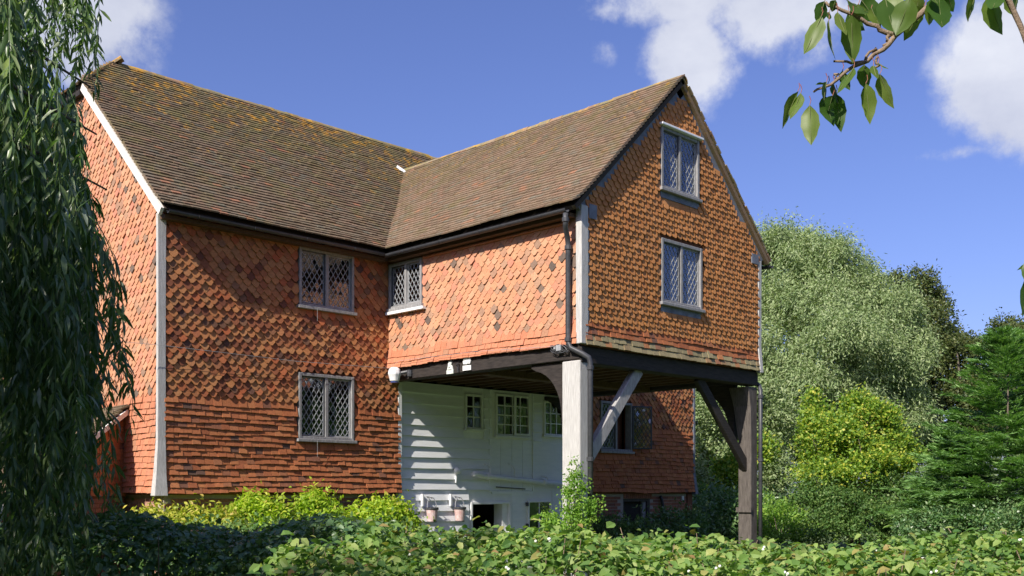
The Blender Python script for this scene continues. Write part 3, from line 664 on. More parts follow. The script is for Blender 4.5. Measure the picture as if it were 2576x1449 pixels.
def leaded_window(O, U, N, w, h, seed, label, fmat=None, dw=.105, dh=.16, hood=False, sill=True, skip_right=False):
    fmat = fmat or M_WINW; win = part('window', mill, label); O = Vector(O); Uv = Vector(U); Nv = Vector(N); fw = .055
    frame_bars(win, O, U, N, w, h, fw, fmat, -.12, .06)
    m = MB(); m.obox(O, Uv, UZ, Nv, (w/2-.03, w/2+.03), (fw*.8, h-fw), (-.1, .045)); m.build('mullion', fmat, win, .004)
    if sill:
        m = MB(); m.obox(O, Uv, UZ, Nv, (-.04, w+.04), (-.055, -.002), (-.05, .10)); m.build('sill', fmat, win, .006)
    if hood:
        m = MB(); m.obox(O, Uv, UZ, Nv, (-.05, w+.05), (h+.002, h+.04), (-.02, .12)); m.build('drip_board', M_LEADS, win, .006)
    for q in (0, 1):
        if skip_right and q: continue
        x0 = fw if q == 0 else w/2+.03; x1 = w/2-.03 if q == 0 else w-fw
        o2 = frame_bars(win, O+Uv*x0+UZ*(fw*.8), U, N, x1-x0, h-fw*1.8, .022, M_IRON if (q == 0) else fmat, -.02, .03 if q == 0 else .02, 'casement')
        lattice(win, O, U, N, x0+.022, x1-.022, fw*.8+.022, h-fw-.022, dw, dh, .0, seed+q)
    room(win, O, U, N, w, h, .9)
    return win
wA = leaded_window((WA[0], 0, WA[2]), RX, -RY, WA[1]-WA[0], WA[3]-WA[2], 1, 'shaded leaded window under the eaves', M_WINW)
wB = leaded_window((WB[0], 0, WB[2]), RX, -RY, WB[1]-WB[0], WB[3]-WB[2], 3, 'leaded window between pointed and plain tiles')
wC = leaded_window((A, -WC[0], WC[2]), -RY, -RX, WC[1]-WC[0], WC[3]-WC[2]+.08, 5, 'small leaded window in the wing by the inner corner', M_WINW)
wD = leaded_window((WD[0], -P, WD[2]), RX, -RY, WD[1]-WD[0], WD[3]-WD[2], 7, 'upper leaded window in the scalloped gable', hood=True)
wE = leaded_window((WE[0], -P, WE[2]), RX, -RY, WE[1]-WE[0], WE[3]-WE[2], 9, 'lower leaded window in the scalloped gable')
wK = leaded_window((WK[0], 0, WK[2]), RX, -RY, WK[1]-WK[0], WK[3]-WK[2], 11, 'window with one casement standing open', M_WINW, skip_right=True)
for w_, zt in ((WD, WD[2]-.06), (WE, WE[2]-.06)): MB().box((w_[0], -P-.035, zt-.1), (w_[1]+.02, -P-.002, zt)).build('lead_apron', M_SLATE, wD if w_ is WD else wE)
MB().obox((A-.002, -WC[0]+.08, WC[2]-.06), -RY, UZ, -RX, (-.02, 1.12), (-.05, .0), (0, .115)).build('lead_sill', M_LEADS, wC)
MB().obox((A+.12, -WC[0], WC[2]), -RY, UZ, -RX, (.36, .44), (.05, .5), (0, .02)).build('curtain', M_CURT, wC)
MB().box((WK[0]+.56, .1, WK[2]+.06), (WK[0]+.70, .14, WK[3]-.07)).build('curtain', M_CURT, wK)
MB().box((WK[0]+.71, .3, WK[2]+.0), (WK[1]+.05, .34, WK[3])).build('red_panel', M_RUST if False else M_BACK, wK)
# open casement of that window, swung out almost flat
hx = WK[1]-.03; ang = math.radians(152); du = Vector((-math.cos(ang), -math.sin(ang), 0)).normalized(); dn = Vector((du.y, -du.x, 0))
cas = part('casement', mill, 'casement swung open against the tiles'); Oc = Vector((hx, -.075, WK[2]+.06)); wc, hc = .50, WK[3]-WK[2]-.12
frame_bars(cas, Oc, du, dn, wc, hc, .026, M_IRON, -.012, .012)
lattice(cas, Oc, du, dn, .026, wc-.026, .026, hc-.026, .105, .16, .0, 21, lmat=M_IRON)
# stay chains below the sills
for p in ((2.85, -.11, 4.79, .22), (2.85, -.11, 2.49, .28)): MB().tube([(p[0], p[1], p[2]), (p[0], p[1], p[2]-p[3])], .0028, 5).build('window_stay', M_LEAD, mill)
for y in (-.45, -.85): MB().tube([(A-.06, y, 4.96), (A-.055, y, 4.62)], .004, 5).build('window_stay', M_IRON, mill)

# ---------------------------------------------------------------- white boarded wall under the wing
YW = .045
ww = wall_sheet('boarded_wall', M_WPAINT, mill, (0, YW, 0), RX, -RY, lambda z: 4.742, lambda z: 9.9, [-.3, 3.69], [WF, WG, WH, WI, WJ])
rb = random.Random(8)
def board(x0, x1, z0, z1, proud=.046, lap=.03, cut=()):
    segs = [(x0, x1)]
    for h in cut:
        if h[2]-.02 < (z0+z1)/2 < h[3]+.02 or (z0 < h[3]+.0 and z1 > h[2]-.0):
            ns = []
            for a, b in segs:
                if h[1] <= a or h[0] >= b: ns.append((a, b)); continue
                if h[0]-a > .04: ns.append((a, h[0]))
                if b-h[1] > .04: ns.append((h[1], b))
            segs = ns
    for a, b in segs:
        m = MB(); n = max(2, int((b-a)/.5)); vs = []; fs = []
        for i in range(n+1):
            x = a+(b-a)*i/n; dz = .004*math.sin(x*2.1+z0*9); p = proud+rb.uniform(-.003, .003)
            vs += [(x, YW-.002, z0+dz), (x, YW-p, z0+dz), (x, YW-.006, z1+lap*.0+dz-.004), (x, YW-.002, z1+dz-.004)]
        for i in range(n):
            for j in range(4): fs.append((i*4+j, i*4+4+j, i*4+4+(j+1) % 4, i*4+(j+1) % 4))
        fs += [(0, 1, 2, 3), (4*n+3, 4*n+2, 4*n+1, 4*n)]
        m.add(vs, fs).build('board', M_BOARD, ww)
holes = [tuple((h[0]-.05, h[1]+.05, h[2]-.05, h[3]+.05)) for h in (WF, WG, WH, WI, WJ)]
zz = .2; pitch = .206
while zz < 3.66:
    board(4.79, 7.18, zz, min(zz+pitch, 3.67), cut=holes)
    board(8.42, 9.88, zz, min(zz+pitch, 3.67), .04 if zz > 2.6 else .009, cut=holes)
    if zz < 1.5: board(7.18, 8.42, zz, zz+pitch, .010, cut=holes)
    zz += pitch
for x0, x1 in ((7.19, 7.45), (7.455, 7.78), (7.785, 8.10), (8.105, 8.40)): MB().box((x0, YW-.012, 1.62), (x1, YW-.001, 2.68)).build('panel_board', M_BOARD, ww, .004)
MB().box((7.12, YW-.035, 1.60), (7.19, YW-.002, 3.68)).build('panel_batten', M_BOARD, ww); MB().box((8.40, YW-.03, 1.6), (8.45, YW-.002, 3.68)).build('panel_batten', M_BOARD, ww)
MB().box((7.19, YW-.03, 1.56), (8.40, YW-.002, 1.615)).build('panel_batten', M_BOARD, ww)
def barred_window(h, cols, rows, label, proud=.05, bar=.022, fr=.045, depth=.9, name='window'):
    win = part(name, mill, label); O = Vector((h[0], YW, h[2])); w, hh = h[1]-h[0], h[3]-h[2]
    frame_bars(win, O, RX, -RY, w, hh, fr, M_WPAINT, -.08, proud)
    m = MB(); m.obox(O, RX, UZ, -RY, (-.03, w+.03), (-.04, -.002), (-.02, proud+.03)); m.build('sill', M_WPAINT, win)
    xs = np.linspace(fr, w-fr, cols+1); zs = np.linspace(fr*.8, hh-fr, rows+1); m = MB()
    for x in xs[1:-1]: m.obox(O, RX, UZ, -RY, (x-bar/2, x+bar/2), (fr*.8, hh-fr), (-.005, .025))
    for z in zs[1:-1]:
        for a, b in zip(xs[:-1], xs[1:]): m.obox(O, RX, UZ, -RY, (a+bar/2, b-bar/2), (z-bar/2, z+bar/2), (-.004, .023))
    m.build('glazing_bars', M_WPAINT, win)
    r = random.Random(int(h[0]*10))
    for a, b in zip(xs[:-1], xs[1:]):
        for c, d in zip(zs[:-1], zs[1:]): pane_piece(win, 'window_pane', [(a, c), (b, c), (b, d), (a, d)], O, RX, -RY, .004, (r.gauss(0, .012), r.gauss(0, .012)))
    room(win, O, RX, -RY, w, hh, depth); return win
barred_window(WF, 2, 3, 'small six pane window in the white boards')
wG = barred_window(WG, 4, 4, 'wide white window of many panes under the wing')
barred_window(WH, 3, 3, 'nine pane window beside the white post')
wJ = barred_window(WJ, 2, 2, 'low four pane window with an iron hinge')
MB().box((WG[0]+.50, YW-.075, WG[2]+.02), (WG[0]+.56, YW-.052, WG[3]-.02)).build('sliding_stile', M_WPAINT, wG)
MB().box((WG[0]+.56, YW-.073, WG[2]+.02), (WG[1]-.05, YW-.053, WG[2]+.06)).build('sliding_stile', M_WPAINT, wG)
for z in (.85, 1.3): MB().box((WJ[0]-.06, YW-.075, z-.07 if z < 1 else z+.0), (WJ[0]-.01, YW-.03, z+.08)).build('hinge', M_IRON, wJ)
dI = part('doorway', mill, 'low open doorway with white jambs'); w_, h_ = WI[1]-WI[0], WI[3]-WI[2]
frame_bars(dI, (WI[0], YW, WI[2]), RX, -RY, w_, h_, .05, M_WPAINT, -.2, .045, 'door_frame'); room(dI, (WI[0], YW, WI[2]), RX, -RY, w_, h_, 1.6)
MB().box((WI[1]-.20, YW+.03, WI[2]), (WI[1]-.055, YW+.28, WI[3]-.05)).build('door_jamb', M_WPAINT, dI)
MB().box((WI[0]+.3, YW+1.2, .2), (WI[0]+.5, YW+1.3, 1.5)).build('inner_post', M_JOIST, dI)
dL = part('cellar_door', mill); MB().box((WL[0]+.03, .17, 0), (WL[1]-.2, .22, WL[3]-.03)).build('door_leaf', M_DARKT, dL)
frame_bars(dL, (WL[0], .05, 0), RX, -RY, WL[1]-WL[0], WL[3], .07, M_OAK, -.15, -.02, 'door_frame')
MB().box((WL[1]-.2, .12, 0), (WL[1]-.07, .24, WL[3]-.07)).build('door_post', M_GREYT, dL)
pipe('soil_pipe', [(12.85, .0, 1.5), (12.85, -.04, 1.42), (12.9, -.05, 1.2), (12.9, -.05, .1)], .04, M_IRON)
MB().box((13.75, .0, 1.38), (13.83, .04, 1.5)).build('junction_box', M_WPAINT, mill)
# white drain pipe with its hooks
wp = pipe('drain_pipe', [(6.50, -.16, 1.955), (6.62, -.165, 1.96), (6.74, -.10, 1.945), (6.85, -.085, 1.92), (9.55, -.085, 1.745)], .052, M_WPAINT, [((6.98, -.085, 1.912), RX), ((8.63, -.085, 1.805), RX)], label='white pipe running along the boarded wall')
for x, hgt in ((7.05, .24), (7.75, .3), (8.75, .12)): MB().tube([(x, -.085, 1.94-.065*(x-6.85)+.02), (x+.01, -.08, 1.94-.065*(x-6.85)+hgt*.6), (x-.03, -.03, 1.94-.065*(x-6.85)+hgt*.9), (x-.09, .02, 1.94-.065*(x-6.85)+hgt)], .014, 6).build('pipe_hook', M_WPAINT, wp)
MB().tube([(7.30, -.0, 1.70), (8.15, -.0, 1.66)], .012, 6).build('iron_rail', M_IRON, mill)
# ---------------------------------------------------------------- timbers under the wing
def timber(name, p, q, w, h, mat, up=(0, 0, 1), label=None, bevel=.012):
    o = MB().beam(p, q, w, h, up).build(name, mat, mill, bevel)
    if label: o['label'] = label
    return o
timber('floor_beam', (A+.10, .04, 3.765), (A+.10, -P+.02, 3.765), .24, .235, M_DARKT)
timber('floor_beam', (A-.005, -P+.115, 3.725), (AW+.0, -P+.115, 3.725), .25, .26, M_DARKT)
timber('floor_beam', (AW-.12, .04, 3.75), (AW-.12, -P+.25, 3.75), .24, .22, M_DARKT)
timber('cross_beam', (A+.24, -2.3, 3.73), (AW-.26, -2.3, 3.73), .24, .24, M_JOIST)
for k in range(12):
    x = A+.45+k*.38
    timber('joist', (x, .0, 3.77), (x, -2.16, 3.77), .09, .13, M_JOIST, bevel=0); timber('joist', (x, -2.44, 3.77), (x, -P+.26, 3.77), .09, .13, M_JOIST, bevel=0)
y = -P+.27
while y < .0:
    MB().box((A+.02, y, 3.838), (AW-.02, min(y+.19, .02), 3.858)).build('floor_board', M_JOIST, mill); y += .196
pN = post('post', [(-.2, A-.03, -P+.0, A+.24, -P+.37), (3.63, A-.03, -P+.0, A+.24, -P+.37)], M_WHITEW, 'weathered white timber post carrying the wing', bevel=.012)
pR = post('post', [(-.2, AW-.25, -P-.01, AW-.035, -P+.27), (2.55, AW-.25, -P-.01, AW-.035, -P+.27), (3.2, AW-.27, -P-.01, AW-.035, -P+.36), (3.56, AW-.34, -P-.01, AW-.035, -P+.42)], M_OAK, 'dark oak post with a jowled head', bevel=.012)
MB().box((AW-.29, -P-.03, 1.22), (AW-.255, -P+.29, 1.31)).build('cleat', M_OAK, pR)
timber('brace', (A+.20, -P+.13, 2.02), (6.08, -P+.13, 3.62), .20, .12, M_GREYT, (0, 1, 0), 'straight grey brace from the white post to the gable beam')
timber('brace', (AW-.12, -P+.13, 1.98), (7.78, -P+.13, 3.62), .19, .10, M_DARKT, (0, 1, 0), 'straight dark brace from the oak post to the gable beam')
def knee(name, c, d, r1, w, th, mat):                               # curved knee brace in the corner between post and beam
    c, d = Vector(c), Vector(d); s = d.cross(UZ); pts = []
    for t in np.linspace(0, 1, 9): a = t*math.pi/2; pts.append((r1*(1-math.sin(a)), -r1*(1-math.cos(a))))
    o = [(r1*1.02, .0), (r1*1.02, -.06)]+[(r1*(1-.86*math.sin(a))-.02, -.11-r1*1.05*(1-math.cos(a))) for a in np.linspace(.12, math.pi/2, 9)]+[(.06, -r1*1.5), (0, -r1*1.6), (0, 0)]
    m = MB().prism([c+d*x+UZ*z-s*th/2 for x, z in o], s, th); return m.build(name, mat, mill, .008)
knee('knee_brace', (A+.10, -P+.37, 3.645), RY, .72, .1, .12, M_DARKT)
knee('knee_brace', (AW-.12, -P+.40, 3.64), RY, .85, .1, .14, M_DARKT)
knee('knee_brace', (A+5.05, .03, 3.645), -RX, .75, .1, .10, M_DARKT)
# ---------------------------------------------------------------- lean-to on the left gable
lt = part('lean_to', mill, 'tile hung lean-to in shade behind the willow'); YL = 1.2; LW = 2.9
zl = lambda x: 2.94+.62*x                                           # x negative: falls away to the left
BK = 1.7; UL = Vector((LW, BK, 0)).normalized(); NL = Vector((UL.y, -UL.x, 0)); lu = math.hypot(LW, BK)
q = lambda u, z, o=0.: Vector((0, YL, 0))+UL*u+NL*o+UZ*z
m = MB(); m.prism([q(0, -.2), q(0, zl(0)-.08), q(-lu, zl(-LW)-.08), q(-lu, -.2)], -NL, 2.4); m.build('lean_to_wall', M_BACK, lt)
hang(lt, 'plain_tile', M_PL, T_PLAIN, (0, YL, 0), UL, UZ, NL, -lu, -.02, ZB-.05, 2.9, .0945, .152, lambda u, v: v < zl(u*LW/lu)-.12, kick=.022)
bricks(lt, M_BR, (0, YL, 0), UL, NL, -lu, -.05, 0, ZB-.06, [(-1.6, -.35, .5, 1.25)])
MB().obox((0, YL, 0), UL, UZ, NL, (-1.6, -.35), (.5, 1.25), (.004, .03)).build('shutter', M_DARKT, lt)
nl = Vector((-.62, 0, 1)).normalized(); vl = Vector((1, 0, .62)).normalized()
MB().prism([q(.02, zl(0), .14), q(-lu-.2, zl(-LW-.2), .14), q(-lu-.2, zl(-LW-.2), -2.4), q(.02, zl(0), -3.2)], nl, .05).build('lean_to_roof', M_RF, lt)
pv = (q(-lu-.2, zl(-LW-.2)+.02, .15)-q(0, zl(0)+.02, .15))
hang(lt, 'roof_tile', M_RF, T_ROOF, (-LW-.2, 0, zl(-LW-.2)+.05), -RY, vl, nl, -YL-2.2, -YL+BK+.1, 0, (LW+.2)*math.hypot(1, .62), .0985, .16, lambda u, v: -u > YL-BK*(1-v/((LW+.2)*1.177))-.12, seen=lambda u, v: False)
MB().obox(q(0, zl(0)+.02, .14), pv.normalized(), UZ, NL, (0, pv.length), (-.03, .06), (0, .03)).build('verge_board', M_VERGE, lt)
flush()

# ---------------------------------------------------------------- small fittings on the mill, each a thing
fl = thing('flood_light', 'white hooded security light on the end of the black floor beam', 'security light', (A-.02, -.45, 3.77))
m = MB(); m.lathe((-.2, .0, -.04), [(.0, .13), (.06, .128), (.105, .09), (.125, .01), (.105, -.05), (.085, -.13), (.0, -.132)], 9); o = m.build('lamp_shade', M_WPAINT, fl, .012)
MB().tube([(-.13, -.05, -.02), (-.06, -.14, -.0), (-.0, -.2, .02)], .03, 8).build('lamp_arm', M_IRON, fl)
MB().lathe((-.02, -.22, -.03), [(.0, .07), (.05, .065), (.055, 0), (.05, -.05), (0, -.055)], 10).build('sensor', M_IRON, fl)
MB().lathe((-.2, 0, -.04), [(.075, -.134), (.07, -.15), (0, -.155)], 12).build('lens', plain_mat('blue_lens', (.08, .13, .4), (.12, .18, .5), 5, .2, bmp=0), fl)
f1 = thing('fire_mark', 'pale green fire mark shaped like a seated figure over a lettered base', 'fire mark', (A-.03, -1.76, 3.765), 'lead fire marks on the floor beam')
m = MB(); m.prism([(-.0, y, z) for y, z in ((.085, -.115), (-.085, -.115), (-.085, -.05), (-.075, -.045), (-.06, .01), (-.03, .04), (-.045, .07), (-.03, .12), (-.005, .095), (.02, .11), (.03, .075), (.05, .03), (.07, -.045), (.085, -.05))], (-1, 0, 0), .02); m.build('plaque', M_MARK, f1)
m = MB(); m.obox((-.02, 0, 0), RY, UZ, -RX, (-.05, .05), (-.042, -.02), (0, .012)); m.obox((-.02, 0, 0), RY, UZ, -RX, (-.02, .03), (.0, .07), (0, .014)); m.build('relief', M_MARK, f1)
f2_ = thing('fire_mark', 'white round-topped fire mark on a square lettered base', 'fire mark', (A-.03, -2.19, 3.78), 'lead fire marks on the floor beam')
pts = [(.095*math.cos(a), .05+.08*math.sin(a)) for a in np.linspace(-.6, math.pi+.6, 15)]
m = MB(); m.prism([(0, -y, z) for y, z in pts], (-1, 0, 0), .02); m.obox((0, 0, 0), RY, UZ, -RX, (-.10, .10), (-.105, -.02), (0, .018)); m.build('plaque', M_WPAINT, f2_)
m = MB(); m.tube([(-.022, .055*math.cos(a), .05+.05*math.sin(a)) for a in np.linspace(0, 6.28, 15)], .008, 5); m.build('relief', M_MARK, f2_)
b_ = thing('beam_hook', 'small iron hook between the two fire marks', 'hook', (A-.03, -1.98, 3.75))
MB().tube([(0, 0, .05), (-.05, 0, .05), (-.07, 0, .03), (-.03, 0, .02), (-.03, 0, -.09)], .011, 6).build('hook', M_IRON, b_)
wl = thing('wall_lamp', 'small white lamp fixed on the boarded wall above the buckets', 'wall lamp', (6.18, YW-.03, 1.98))
MB().lathe((0, -.07, .03), [(0, .07), (.05, .06), (.075, .02), (.07, -.03), (.04, -.05), (0, -.05)], 12).build('lamp_head', M_WPAINT, wl, smooth=True)
MB().tube([(0, -.05, -.02), (0, -.03, -.07), (0, -.02, -.2)], .018, 8).build('lamp_bracket', M_WPAINT, wl)
for bx, lab in ((5.47, 'faded red fire bucket hanging nearer the tiled wall'), (6.19, 'faded red fire bucket hanging nearer the low doorway')):
    bk = thing('fire_bucket', lab, 'fire bucket', (bx, YW-.16, 1.02), 'fire buckets on the boarded wall')
    MB().lathe((0, 0, 0), [(0, 0), (.082, 0), (.085, .012), (.118, .27), (.113, .27), (.08, .02), (0, .02)], 18).build('pail', M_RUST, bk, smooth=False)
    MB().lathe((0, 0, .27), [(.122, -.03), (.128, -.015), (.126, .012), (.112, .014), (.112, -.03)], 18).build('rim', M_IRON, bk)
    MB().lathe((0, 0, 0), [(.0, -.004), (.088, -.004), (.09, .014), (.086, .016)], 18).build('foot_ring', M_IRON, bk)
    MB().tube([(.118*math.cos(a), .02*math.sin(a), .28+.20*math.sin(a)) for a in np.linspace(0, math.pi, 11)], .008, 6).build('bail_handle', M_LEAD, bk)
    hk = thing('hook_block', 'white wooden block with a hook for the bucket '+('nearer the tiles' if bx < 6 else 'nearer the doorway'), 'hook', (bx-.02, YW-.04, 1.44), 'bucket hooks')
    MB().box((-.16, -.05, -.11), (-.12, .0, .12)).build('block', M_WPAINT, hk)
    MB().tube([(-.0, .02, .07), (.0, -.12, .05), (.02, -.125, .03)], .009, 6).build('hook', M_IRON, hk)
cb = thing('overhead_cable', 'thin cable running across the tiled front to the wing', 'cable', (0, 0, 0))
MB().tube([(-3, -.14, 3.82), (0, -.13, 3.86), (2.4, -.13, 3.83), (4.4, -.1, 3.88), (4.36, -.5, 3.98), (4.38, -2.5, 3.96), (4.40, -4.4, 3.87)], .0032, 5).build('wire', M_LEAD, cb)
jb = thing('cable_bundle', 'tangle of wires and grey boxes at the beam corner above the post', 'wiring', (A-.05, -4.36, 3.83))
r = random.Random(2); m = MB()
for k in range(5):
    a = [(-.02-.03*r.random(), .18*math.sin(t*1.0+k), .07*math.cos(t*(1+.2*k))) for t in np.linspace(0, 5, 12)]; m.tube(a, .006, 5)
m.build('wire', M_IRON, jb); MB().box((-.06, -.05, -.03), (0, .05, .06)).build('junction_box', M_LEAD, jb); MB().box((-.05, .07, -.0), (0, .11, .04)).build('junction_box', M_LEAD, jb)

# ---------------------------------------------------------------- foliage
def unit(a): return a/np.maximum(np.linalg.norm(a, axis=-1, keepdims=True), 1e-9)
def leaves(pos, axis, nrm, ln, wd, fold=False, rng=RNG, droop=.18):
    """leaf faces: pos = stalk end; axis along the leaf; returns V, [faces]"""
    n = len(pos); a = unit(axis); s = unit(np.cross(a, nrm)); u = np.cross(s, a); ln = np.broadcast_to(ln, n)[:, None]; wd = np.broadcast_to(wd, n)[:, None]
    if not fold:
        V = np.stack([pos, pos+a*ln*.45+s*wd*.5, pos+a*ln, pos+a*ln*.45-s*wd*.5], 1).reshape(-1, 3)
        return V, [np.arange(n*4).reshape(n, 4)]
    f = wd*.16; dr = -u*ln*droop
    P = [pos, pos+a*ln*.33+s*wd*.46+u*f, pos+a*ln*.33, pos+a*ln*.33-s*wd*.46+u*f,
         pos+a*ln*.7+s*wd*.36+u*f*.8+dr*.4, pos+a*ln*.7+dr*.4, pos+a*ln*.7-s*wd*.36+u*f*.8+dr*.4, pos+a*ln+dr]
    V = np.stack(P, 1).reshape(-1, 3); b = np.arange(n)[:, None]*8
    T = np.concatenate([b+np.array(t) for t in ((0, 2, 1), (0, 3, 2), (4, 5, 7), (5, 6, 7))]); Q = np.concatenate([b+np.array(t) for t in ((1, 2, 5, 4), (2, 3, 6, 5))])
    return V, [T, Q]
def foliage(name, mat, parent, pos, axis, nrm, ln, wd, fold=False, droop=.18, kind='stuff'):
    V, fs = leaves(np.asarray(pos), np.asarray(axis), np.asarray(nrm), ln, wd, fold, droop=droop)
    o = link(bpy.data.objects.new(name, npmesh(name, V, fs, mat, fold)), parent); tag(o, kind=kind); return o
def rnd(n): return unit(RNG.normal(size=(n, 3)))
def puffs(lobes, k, fr, seed=1):
    rg = np.random.default_rng(seed); out = []
    for q in lobes:
        q = np.array(q); d = unit(rg.normal(size=(k*2, 3))+np.array((0, 0, .35))); d = d[d[:, 2] > -.55][:k]
        for v in d: f = rg.uniform(.5, 1.5)*fr; out.append((*(q[:3]+v*q[3:]*rg.uniform(.72, 1.02)), q[3]*f, q[4]*f, q[5]*f*.8))
    return out
def crown(lobes, nc, per, sig, droop=0., shell=(.72, 1.04), zs=1., up=.55, low=-.9):
    """leaf places spread in clumps through the outer part of overlapping lobes"""
    Lb = np.array(lobes, float); w = (Lb[:, 3]*Lb[:, 4]+Lb[:, 3]*Lb[:, 5]+Lb[:, 4]*Lb[:, 5]); k = RNG.choice(len(Lb), nc*3, p=w/w.sum())
    d = rnd(nc*3); d = d[(d[:, 2] > low)]; k = k[:len(d)]
    c = Lb[k, :3]+d*Lb[k, 3:]*RNG.uniform(*shell, size=(len(d), 1))**.6
    ok = np.ones(len(c), bool)
    for i, q in enumerate(Lb): ok &= ~((((c-q[:3])/q[3:])**2).sum(1) < .55) | (k == i)
    ok &= c[:, 2] > .05
    c = c[ok][:nc]; d = d[ok][:nc]; m = len(c)
    cs = RNG.uniform(.6, 1.5, (m, 1, 1)); P = c[:, None]+RNG.normal(size=(m, per, 3))*np.array((sig, sig, sig*zs))*cs
    out = np.repeat(d[:, None], per, 1).reshape(-1, 3); P = P.reshape(-1, 3)
    ax = unit(rnd(len(P))*.8+out*.5+np.array((0, 0, -droop))); nr = unit(rnd(len(P))*.8+out*.5+np.array((0, 0, up)))
    return P, ax, nr, c
def limbs(name, parent, base, tops, r0, mat=None, n=7):
    m = MB(); base = np.array(base, float); t0 = np.array(tops).mean(0)
    fork = base+(t0-base)*.35; fork[:2] = base[:2]+(t0-base)[:2]*.15
    m.tube([base-np.array((0, 0, .3)), base+(fork-base)*.5, fork], [r0*1.25, r0, r0*.85], n); o = m.build('trunk', mat or M_BARK, parent, smooth=True); m = MB()
    for t in tops:
        t = np.array(t, float); mid = (fork+t)/2+RNG.normal(size=3)*.08*np.linalg.norm(t-fork)+np.array((0, 0, .06*np.linalg.norm(t-fork)))
        m.tube([fork-(fork-base)*.06, fork+(mid-fork)*.5, mid, t], [r0*.55, r0*.42, r0*.28, r0*.06], 6)
    m.build(name, mat or M_BARK, parent, smooth=True)
def tree(name, label, cat, base, lobes, nc, per, sig, ln, wd, mat, droop=0., zs=1., r0=.2, group=None, up=.55, fold=False, shell=(.72, 1.04), extra=None, low=-.9, puff=None):
    t = thing(name, label, cat, (0, 0, 0), group)
    core = lobes
    if puff:
        lobes = puffs(lobes, *puff); shell = (.35, 1.08); low = -.45
        Pc, axc, nrc, _ = crown(core, nc//3, per, sig, droop, (.3, .8), zs, up); n = len(Pc); foliage('inner_foliage', mat, t, Pc, axc, nrc, RNG.uniform(.9, 1.4, n)*ln, RNG.uniform(.9, 1.4, n)*wd)
    P, ax, nr, c = crown(lobes, nc, per, sig, droop, shell, zs, up, low)
    n = len(P); foliage('crown', mat, t, P, ax, nr, RNG.uniform(.7, 1.25, n)*ln, RNG.uniform(.75, 1.2, n)*wd, fold)
    if extra:
        mat2, frac, test = extra; P2, ax2, nr2, _ = crown(lobes, int(nc*frac), per, sig, droop, (1., 1.12), zs, up); ok = test(P2)
        n = int(ok.sum()); foliage('foliage', mat2, t, P2[ok], ax2[ok], nr2[ok], RNG.uniform(.7, 1.25, n)*ln, RNG.uniform(.75, 1.2, n)*wd, fold)
    tops = c[RNG.choice(len(c), min(len(c), 12), replace=False)]; limbs('branch', t, base, tops, r0)
    return t
def lobe(px, py, d, rx, ry, rz=None):                             # lobe centred at a photo place and depth, radii in metres (across, up, deep)
    c = at(px, py, d); return (*c, rx, rz or rx, ry)
def gnd(px, d): p = at(px, 1300, d); return (p[0], p[1], 0)

# big grey-green willow beyond the wing
lob = [lobe(2010, 720, 46, 2.6, 2.6), lobe(1955, 850, 45, 2.2, 2.6), lobe(2090, 780, 45, 2.2, 2.2), lobe(2140, 900, 43, 3.0, 2.5), lobe(2000, 960, 42, 2.6, 2.0), lobe(2220, 960, 44, 2.0, 2.2),
       lobe(1990, 660, 47, 1.7, 1.5), lobe(2070, 680, 46, 1.4, 1.6), lobe(2190, 800, 46, 1.4, 1.8), lobe(1930, 1040, 42, 2.0, 1.9), lobe(2180, 1070, 43, 2.4, 2.0), lobe(2080, 1080, 42, 2.2, 2.), lobe(2240, 860, 46, 1.2, 1.4)]
tree('willow_tree', 'tall grey-green willow rising behind the maple to the right of the mill', 'tree', gnd(2090, 44), lob, 2900, 60, .17, .17, .05, M_LGW, droop=.7, zs=1.5, r0=.5, puff=(13, .34))
lob = [lobe(2330, 850, 50, 1.9, 2.2), lobe(2290, 780, 51, 1.4, 1.6), lobe(2370, 930, 49, 1.9, 2.0), lobe(2420, 985, 48, 1.6, 1.4), lobe(2340, 1030, 48, 2.4, 2.2), lobe(2250, 900, 50, 1.8, 2.), lobe(2440, 1060, 47, 2., 2.)]
tree('beech_tree', 'dark olive beech between the grey willow and the conifer', 'tree', gnd(2340, 50), lob, 1300, 50, .17, .15, .075, M_LBEE, r0=.4, puff=(11, .32))
lob = [lobe(2550, 850, 55, 1.1, .9), lobe(2590, 900, 55, 2, 1.6), lobe(2560, 960, 54, 2, 2), lobe(2640, 860, 55, 2, 2)]
tree('oak_tree', 'distant dark tree showing over the tip of the conifer', 'tree', gnd(2590, 55), lob, 320, 50, .2, .17, .09, M_LBEE, r0=.35, puff=(10, .32))
# yellow maple and the shrubs round it
lob = [lobe(2130, 1100, 29, .95, .8), lobe(2210, 1090, 29, .75, .7), lobe(2060, 1130, 29, .6, .6), lobe(2160, 1190, 28.5, 1.2, .8), lobe(2250, 1170, 29, .65, .7), lobe(2050, 1060, 29.5, .35, .55), lobe(2180, 1040, 29, .5, .5), lobe(2060, 1210, 29, .55, .5), lobe(2250, 1080, 29.5, .4, .3), lobe(2040, 1010, 29.5, .2, .25)]
tree('maple_tree', 'small maple turning bright yellow in front of the grey willow', 'tree', gnd(2140, 29), lob, 1000, 24, .11, .09, .06, M_LYEL, r0=.09, puff=(9, .36))
lob = [lobe(2120, 1270, 28, 1.1, .75), lobe(2220, 1280, 28, 1.0, .8), lobe(2030, 1290, 28, .6, .5), lobe(2290, 1270, 28, .7, .8), lobe(2180, 1330, 27, .9, .6), lobe(2060, 1340, 27, .8, .5), lobe(2280, 1340, 27, .9, .6), lobe(2400, 1330, 26, .8, .5)]
tree('laurel_shrub', 'dark green rounded shrub below the yellow maple', 'shrub', gnd(2160, 28), lob, 640, 32, .10, .085, .045, M_LGRE, r0=.06, puff=(10, .33))
lob = [lobe(1960, 1320, 27, .5, .5), lobe(2000, 1330, 27, .4, .4), lobe(1930, 1290, 28, .4, .5)]
